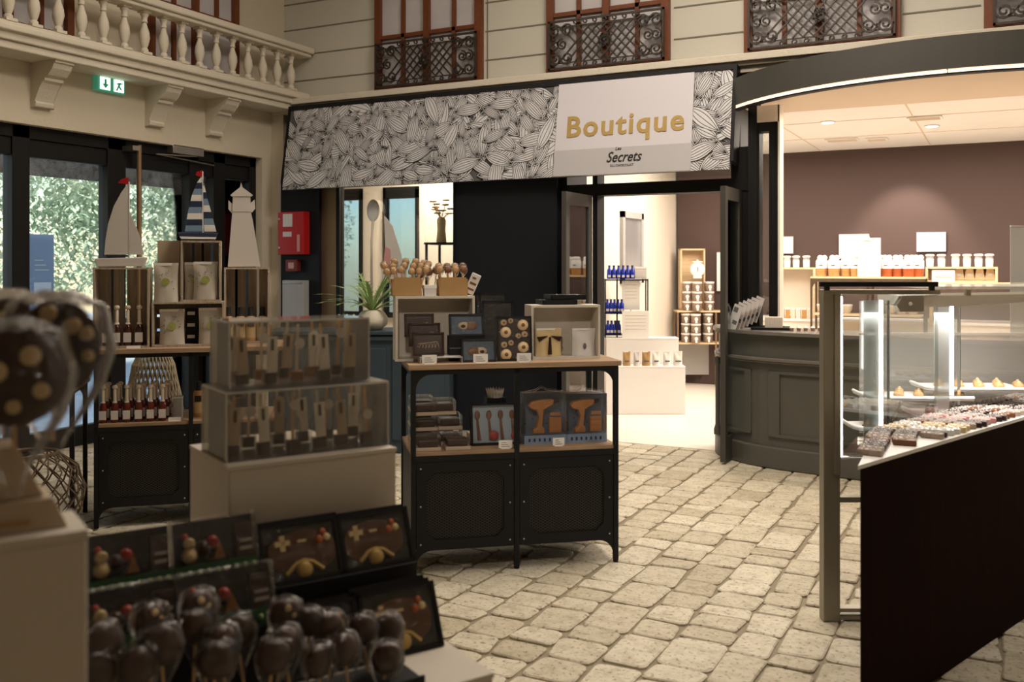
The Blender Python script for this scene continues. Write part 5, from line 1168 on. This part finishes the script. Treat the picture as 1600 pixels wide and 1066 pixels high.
def spoonbox(u0, u1, v0, v1, z, h, label, nx, ny, seed, sp_label, grp):
    t = thing('clear_spoon_box', label, 'clear box', FG.at(u0, v0, z), FG.deg, 'clear boxes of chocolate spoons'); w, d, e = u1-u0, v1-v0, .003
    MB().box(0, w, 0, e, 0, h).box(0, w, d-e, d, 0, h).box(0, e, e, d-e, 0, h).box(w-e, w, e, d-e, 0, h).build('clear_wall', 'acrylic', t)
    MB().box(0, w, 0, d, h, h+.003).box(.0, w, 0, d, 0, .003).build('clear_lid', 'acrylic', t)
    m = MB()
    for a, b in ((0, 0), (w, 0), (0, d), (w, d)): m.tube([(a, b, 0), (a, b, h)], .003, 4)
    m.tube([(0, 0, h), (w, 0, h), (w, d, h), (0, d, h)], .0035, 4, close=True); m.build('glinting_edge', 'acrylic_edge', t)
    rr = random.Random(seed); k = 0
    for j in range(ny):
        for i in range(nx):
            u = u0+w*(i+.5)/nx+rr.uniform(-.008, .008); v = v0+d*(j+.5)/ny+rr.uniform(-.006, .006)
            s = thing('chocolate_spoon', '%s, %s from its left end, %s row' % (sp_label, ORD[i], ('front', 'back')[j]), 'chocolate spoon', FG.at(u, v, z+.004), FG.deg, grp); s.rotation_euler = (0, R(rr.uniform(-4, 4)), R(FG.deg))
            dk = rr.random() < .8; MB().box(-.016, .016, -.012, .012, 0, .028).build('chocolate_cube', 'chocolate' if dk else 'milk_choc', s, bev=.003)
            MB().box(-.0035, .0035, -.001, .001, .028, .15).build('stick', 'stick' if rr.random() < .6 else 'cork', s)
            m = MB(); zz = rr.uniform(.075, .12); m.M = Matrix.Translation((0.004, -.006, zz)) @ Matrix.Rotation(pi/2, 4, 'X'); m.lathe([(.001, 0), (.014, 0), (.014, .0015)], 14).build('round_tag', 'label', s)
            m = MB(); m.lathe([(.024, 0), (.022, .05), (.018, .08), (.006, .1), (.016, .15)], 8, caps=False); m.build('clear_sleeve', 'sleeve', s)
            if (i+j) % 3 != 2: MB().box(-.014, .014, -.014, -.012, .03, .12).build('printed_card', 'white_card' if i % 2 else 'beige_card', s); MB().box(-.004, .004, -.0155, -.0142, .085, .115).build('dark_print', 'wicker', s)
spoonbox(.008, .44, .045, .25, 1.021, .168, 'lower clear box of chocolate spoons on the cube plinth', 6, 2, 1, 'chocolate spoon in the lower clear box', 'spoons in the lower clear box')
spoonbox(.03, .405, .09, .25, 1.193, .165, 'upper clear box of chocolate spoons stacked on the lower one', 5, 2, 2, 'chocolate spoon in the upper clear box', 'spoons in the upper clear box')
# stepped riser and leaning boxes
t = thing('assumed_stepped_riser', 'assumed black stepped riser behind the leaning chocolate boxes', 'riser', FG.at(0, 0, .6), FG.deg)  # hidden steps, assumed under the boxes to carry them
MB().box(-.7, .03, -.15, -.004, 0, .208).box(.03, .425, -.15, -.004, 0, .16).build('top_step', 'black_paint', t); MB().box(-.7, .06, -.29, -.15, 0, .135).build('lower_step', 'black_paint', t)
def lean(x0, x1, ytop, ybot, v, zb, label, nstack, inner, rim, nm, grp, h=None, tilt=-22):
    u0, u1, z0, z1 = FG.slot(x0, x1, ytop, ybot, v); w = u1-u0; h = h or .135
    for k in range(nstack):
        front = k == nstack-1
        lb = label+((' front of its leaning stack' if nstack > 1 else '') if front else ', hidden %s of its leaning stack' % ('rearmost' if k == 0 else 'second'))
        blister(FG, u0, v-.0-(k+1)*.026+nstack*.026, zb, w, h, lb, inner if front else (lambda t, w, h, d: None), tilt=tilt, rim=rim, name=nm, group=grp, d=.024)
lean(413, 545, 820, 930, -.14, .762, 'black chocolate gamepad box, left one on the riser,', 2, in_pad, 'black_paint', 'gamepad_chocolate_box', 'chocolate gamepad boxes', .14)
lean(533, 650, 805, 915, -.14, .762, 'black chocolate gamepad box, right one on the riser,', 2, in_pad, 'black_paint', 'gamepad_chocolate_box', 'chocolate gamepad boxes', .135)
lean(575, 695, 910, 1040, -.30, .603, 'black chocolate gamepad box standing lowest, beside the plinth corner,', 3, in_pad, 'black_paint', 'gamepad_chocolate_box', 'chocolate gamepad boxes', .15)
lean(452, 572, 930, 1040, -.30, .603, 'black chocolate box lying lowest behind the wrapped lollipops,', 2, in_pad, 'black_paint', 'gamepad_chocolate_box', 'chocolate gamepad boxes', .15)
def xmas(x0, x1, v, zb, h, label, tilt=-14):
    u0, u1, _, _ = FG.slot(x0, x1, 850, 950, v); w = u1-u0
    t = thing('festive_chocolate_box', label, 'chocolate box', FG.at(u0, v, zb), FG.deg, 'green festive chocolate boxes'); t.rotation_euler = (R(tilt), 0, R(FG.deg))
    MB().box(0, w, .03, .036, 0, h).build('backing', 'black_paint', t); m = MB(); m.box(0, w, 0, .036, 0, h*.25); m.build('green_base', 'green_card', t)
    m = MB(); m2 = MB(); m3 = MB()
    m.ball((w*.2, .015, h*.62), h*.11, 8).ball((w*.2, .015, h*.42), h*.14, 8); m.build('snow_figure', 'yellow_choc', t)
    m2.slab([(w*.47, h*.3), (w*.62, h*.3), (w*.55, h*.62)], .008, .025); m2.build('cone_figure', 'orange_choc', t)
    m3.ball((w*.48, .018, h*.6), h*.12, 8).ball((w*.05+.02, .018, h*.75), h*.06, 6); m3.build('red_figure', 'xmas_red', t)
    m4 = MB(); m4.box(w*.8, w*.95, .01, .03, h*.38, h*.44).box(w*.8, w*.95, .01, .03, h*.52, h*.57); m4.build('white_stripe', 'label', t); m5 = MB(); m5.box(w*.76, w*.97, .012, .03, h*.28, h*.85).ball((w*.35, .018, h*.5), h*.16, 8); m5.build('dark_figure', 'chocolate', t)
    m6 = MB()
    for k in range(9): m6.ball((w*(.06+.11*k), -.002, h*.12), .006, 5)
    m6.build('green_leaf_print', 'leaf', t)
    MB().box(-.002, w+.002, .002, .004, h*.2, h*1.06).box(-.002, w+.002, .0, .036, h*1.05, h*1.06).box(w, w+.002, 0, .036, h*.2, h*1.06).build('clear_wrap', 'film', t)
xmas(275, 405, -.14, .81, .125, 'green festive chocolate box on the riser, touching the gamepad boxes')
xmas(135, 272, -.14, .81, .125, 'green festive chocolate box on the riser, nearest the left white plinth')
xmas(285, 432, -.28, .738, .12, 'green festive chocolate box on the lower level, beside the black boxes')
xmas(130, 282, -.28, .738, .12, 'green festive chocolate box on the lower level, nearest the left white plinth')
# wrapped lollipops in front
t = thing('assumed_lollipop_holder', 'assumed low dark holder under the foreground wrapped lollipops', 'holder', FG.at(-.66, -.48, .601), FG.deg); MB().box(0, .93, 0, .13, 0, .02).build('tray', 'black_paint', t); MB().box(0, .93, 0, .006, .02, .03).build('lip', 'black_paint', t)  # unseen holder, added to carry the lollipop sticks
rr = random.Random(14)
for i, (px, py, v, r) in enumerate(((185, 1000, -.43, .036), (235, 975, -.40, .034), (262, 1010, -.45, .038), (300, 985, -.41, .033), (325, 950, -.37, .036), (355, 1005, -.44, .034), (385, 990, -.4, .036), (432, 965, -.38, .034), (455, 1005, -.44, .035), (480, 975, -.39, .03), (515, 985, -.4, .036), (545, 1015, -.45, .034), (575, 985, -.4, .034), (612, 985, -.39, .036), (600, 1030, -.45, .034), (415, 1030, -.46, .034), (500, 1035, -.46, .034), (330, 1035, -.46, .036), (215, 1045, -.46, .036), (165, 1050, -.45, .034))):
    u, z = FG.inv(px, py, v); h = z-.632
    w_l = wrapped(FG, u, v, .632, h, r, 'dark chocolate lollipop in crinkled clear wrap in the foreground, head %d in the crowded holder' % (i+1), 'foreground wrapped lollipops', 'chocolate', lean=rr.uniform(-10, 10), yaw=rr.uniform(-30, 30), dots=[(0, .5, .2), (.4, .1, .14)] if i in (1, 4, 7) else False, thick=.5)
    w_l['label'] = ('dark chocolate lollipop with pale dots, %s' if i in (1, 4, 7) else 'plain dark chocolate lollipop, %s') % ['outermost left behind the white plinth edge', 'in the left cluster, upper', 'in the left cluster, before the dotted one', 'between the left cluster and its top head', 'top head of the left cluster', 'right of the left cluster, low', 'in the hollow left of centre', 'highest head at the centre', 'below the highest centre head', 'just right of the highest centre head', 'second right of the highest centre head', 'low, left of the right cluster', 'top left of the right cluster', 'outermost right, upper', 'outermost right, lower', 'bottom edge under the centre head', 'bottom edge right of centre', 'bottom edge left of centre', 'bottom edge in the left cluster', 'bottom edge beside the left white plinth'][i]
# nearest plinth with the big lollipops
LB = Frame(*CW(-.599, 1.355), YAW+33.5); zt = 1.127
t = thing('near_white_plinth', 'tall off-white plinth cut by the left edge of the photo', 'plinth', LB.at(0, 0, 0), LB.deg); MB().box(-.6, 0, 0, .13, 0, zt-.012).build('plinth_body', 'white_lac', t, bev=.003); MB().box(-.601, .001, -.001, .131, zt-.012, zt).build('plinth_top', 'white_lac', t)
t = thing('beige_card_display', 'beige cardboard display block under the big spotted lollipops', 'cardboard display', LB.at(-.02, .03, zt), LB.deg)
m = MB(); m.slab([(-.5, 0), (.0, 0), (-.02, .045), (-.5, .045)], 0, .09); m.build('lower_tier', 'beige_card', t, bev=.002); m = MB(); m.slab([(-.5, .046), (-.03, .046), (-.065, .12), (-.5, .12)], .01, .085); m.build('upper_tier', 'beige_card', t, bev=.002); MB().box(-.5, -.05, -.003, .0, .012, .018).box(-.13, -.122, -.003, 0, 0, .045).build('fold_line', 'kraft', t)
dsets = [[(.45, .45, .17), (.75, .3, .14), (.1, -.2, .2), (-.4, .3, .2), (.8, -.15, .12), (-.1, .7, .18), (-.6, -.3, .16)], [(.3, .4, .2), (-.3, .1, .2), (.5, -.3, .16), (0, -.6, .14)], [(.0, .5, .18), (-.5, 0, .18), (.5, .1, .18), (.2, -.5, .15)]]
for i, (px, py, Y, r, yaw, ln, lb) in enumerate(((82, 545, 1.38, .07, -8, 4, 'big spotted dark chocolate lollipop, rightmost of the near bunch'), (22, 590, 1.30, .068, 20, -8, 'big spotted dark chocolate lollipop, lowest of the near bunch'), (2, 535, 1.42, .066, -25, -14, 'big spotted dark chocolate lollipop, at the left photo edge'))):
    x, y, z = P(px, py, Y); L = z-zt-.12
    F_ = Frame(x, y, YAW+yaw); wrapped(F_, 0, 0, zt+.121, L, r, lb, 'big spotted lollipops', 'chocolate', lean=ln*0, dots=dsets[i], thick=.2)
# ------------------------------------------------------------------ light
def area(name, loc, rot, size, power, color, sy=None, spread=None):
    l = bpy.data.lights.new(name, 'AREA'); l.energy = power; l.color = color; l.size = size
    if sy: l.shape = 'RECTANGLE'; l.size_y = sy
    if spread: l.spread = R(spread)
    o = bpy.data.objects.new(name, l); col.objects.link(o); o.location = loc; o.rotation_euler = [R(a) for a in rot]; return o
WARM = (1, .88, .74)
area('hall_lamp', (5.2, -2.8, 5.2), (0, 0, 0), 1.5, 165, WARM)
area('hall_lamp', (7.0, -4.0, 5.2), (0, 0, 0), 1.5, 55, WARM)
area('hall_lamp', (2.6, -3.4, 5.2), (0, 0, 0), 1.5, 48, WARM)
area('shop_lamp', (4.2, 2.2, 2.8), (0, 0, 0), 1.6, 72, (1, .88, .75))
area('shop_lamp', (6.4, 1.8, 2.8), (0, 0, 0), 2.4, 140, (1, .89, .77))
area('doorway_lamp', (3.9, .6, 2.8), (0, 0, 0), .7, 8, (1, .88, .74))
area('bay_lamp', (1.3, .6, 2.7), (0, 0, 0), .8, 62, (1, .85, .68))
area('case_lamp', (*gc.at(.6, .05)[:2], 1.30), (0, 0, YAW), .9, 9, (1, .97, .92), sy=.2)
area('canopy_lamp', (6.2, -.3, 2.7), (0, 0, 0), 1.6, 25, (1, .8, .6), sy=.5)
def spot(loc, to, power, ang, color, blend=.6, r=.05):
    l = bpy.data.lights.new('spot_lamp', 'SPOT'); l.energy = power; l.spot_size = R(ang); l.spot_blend = blend; l.color = color; l.shadow_soft_size = r
    o = bpy.data.objects.new('spot_lamp', l); col.objects.link(o); o.location = loc; d = Vector(to)-Vector(loc); o.rotation_euler = d.to_track_quat('-Z', 'Y').to_euler(); return o
spot((6.1, -7.2, 3.5), (4.6, -3.5, 1.1), 190, 30, WARM, .8, .15)  # added spot without a known fitting, brightens the table goods from the front
wp = BYp(1420, 330, 4.0); spot((wp[0], 3.1, 2.8), (wp[0], 4.0, wp[2]-.5), 110, 64, (1, .85, .75))
w = bpy.data.worlds.new('sky'); sc.world = w; w.use_nodes = True; bg = w.node_tree.nodes['Background']
sk = w.node_tree.nodes.new('ShaderNodeTexSky'); sk.sky_type = 'NISHITA'; sk.sun_elevation = R(50); sk.sun_rotation = R(-100); sk.sun_disc = False; sk.air_density = 1.2; sk.dust_density = .6
w.node_tree.links.new(sk.outputs[0], bg.inputs[0]); bg.inputs[1].default_value = .4
sun = bpy.data.lights.new('sun', 'SUN'); sun.energy = 7; sun.angle = R(3); sun.color = (1, .97, .9); so_ = bpy.data.objects.new('sun', sun); col.objects.link(so_); so_.rotation_euler = (R(35), R(35), R(20))
# ------------------------------------------------------------------ camera
cam = bpy.data.cameras.new('camera'); co = bpy.data.objects.new('camera', cam); col.objects.link(co)
co.location = (CX, CY, CZ); co.rotation_euler = (R(90), 0, R(YAW)); cam.sensor_width = 36; cam.lens = 36*1500/1600; cam.shift_y = -(533-415)/1600; cam.clip_start = .05
cam.dof.use_dof = True; cam.dof.focus_distance = 6.2; cam.dof.aperture_fstop = 3.0
sc.camera = co
sc.view_settings.view_transform = 'Standard'; sc.view_settings.look = 'None'; sc.view_settings.gamma = 1; sc.view_settings.exposure = 0
sc.cycles.transparent_max_bounces = 32; sc.cycles.max_bounces = 8; sc.cycles.use_denoising = True; sc.cycles.sample_clamp_indirect = 6
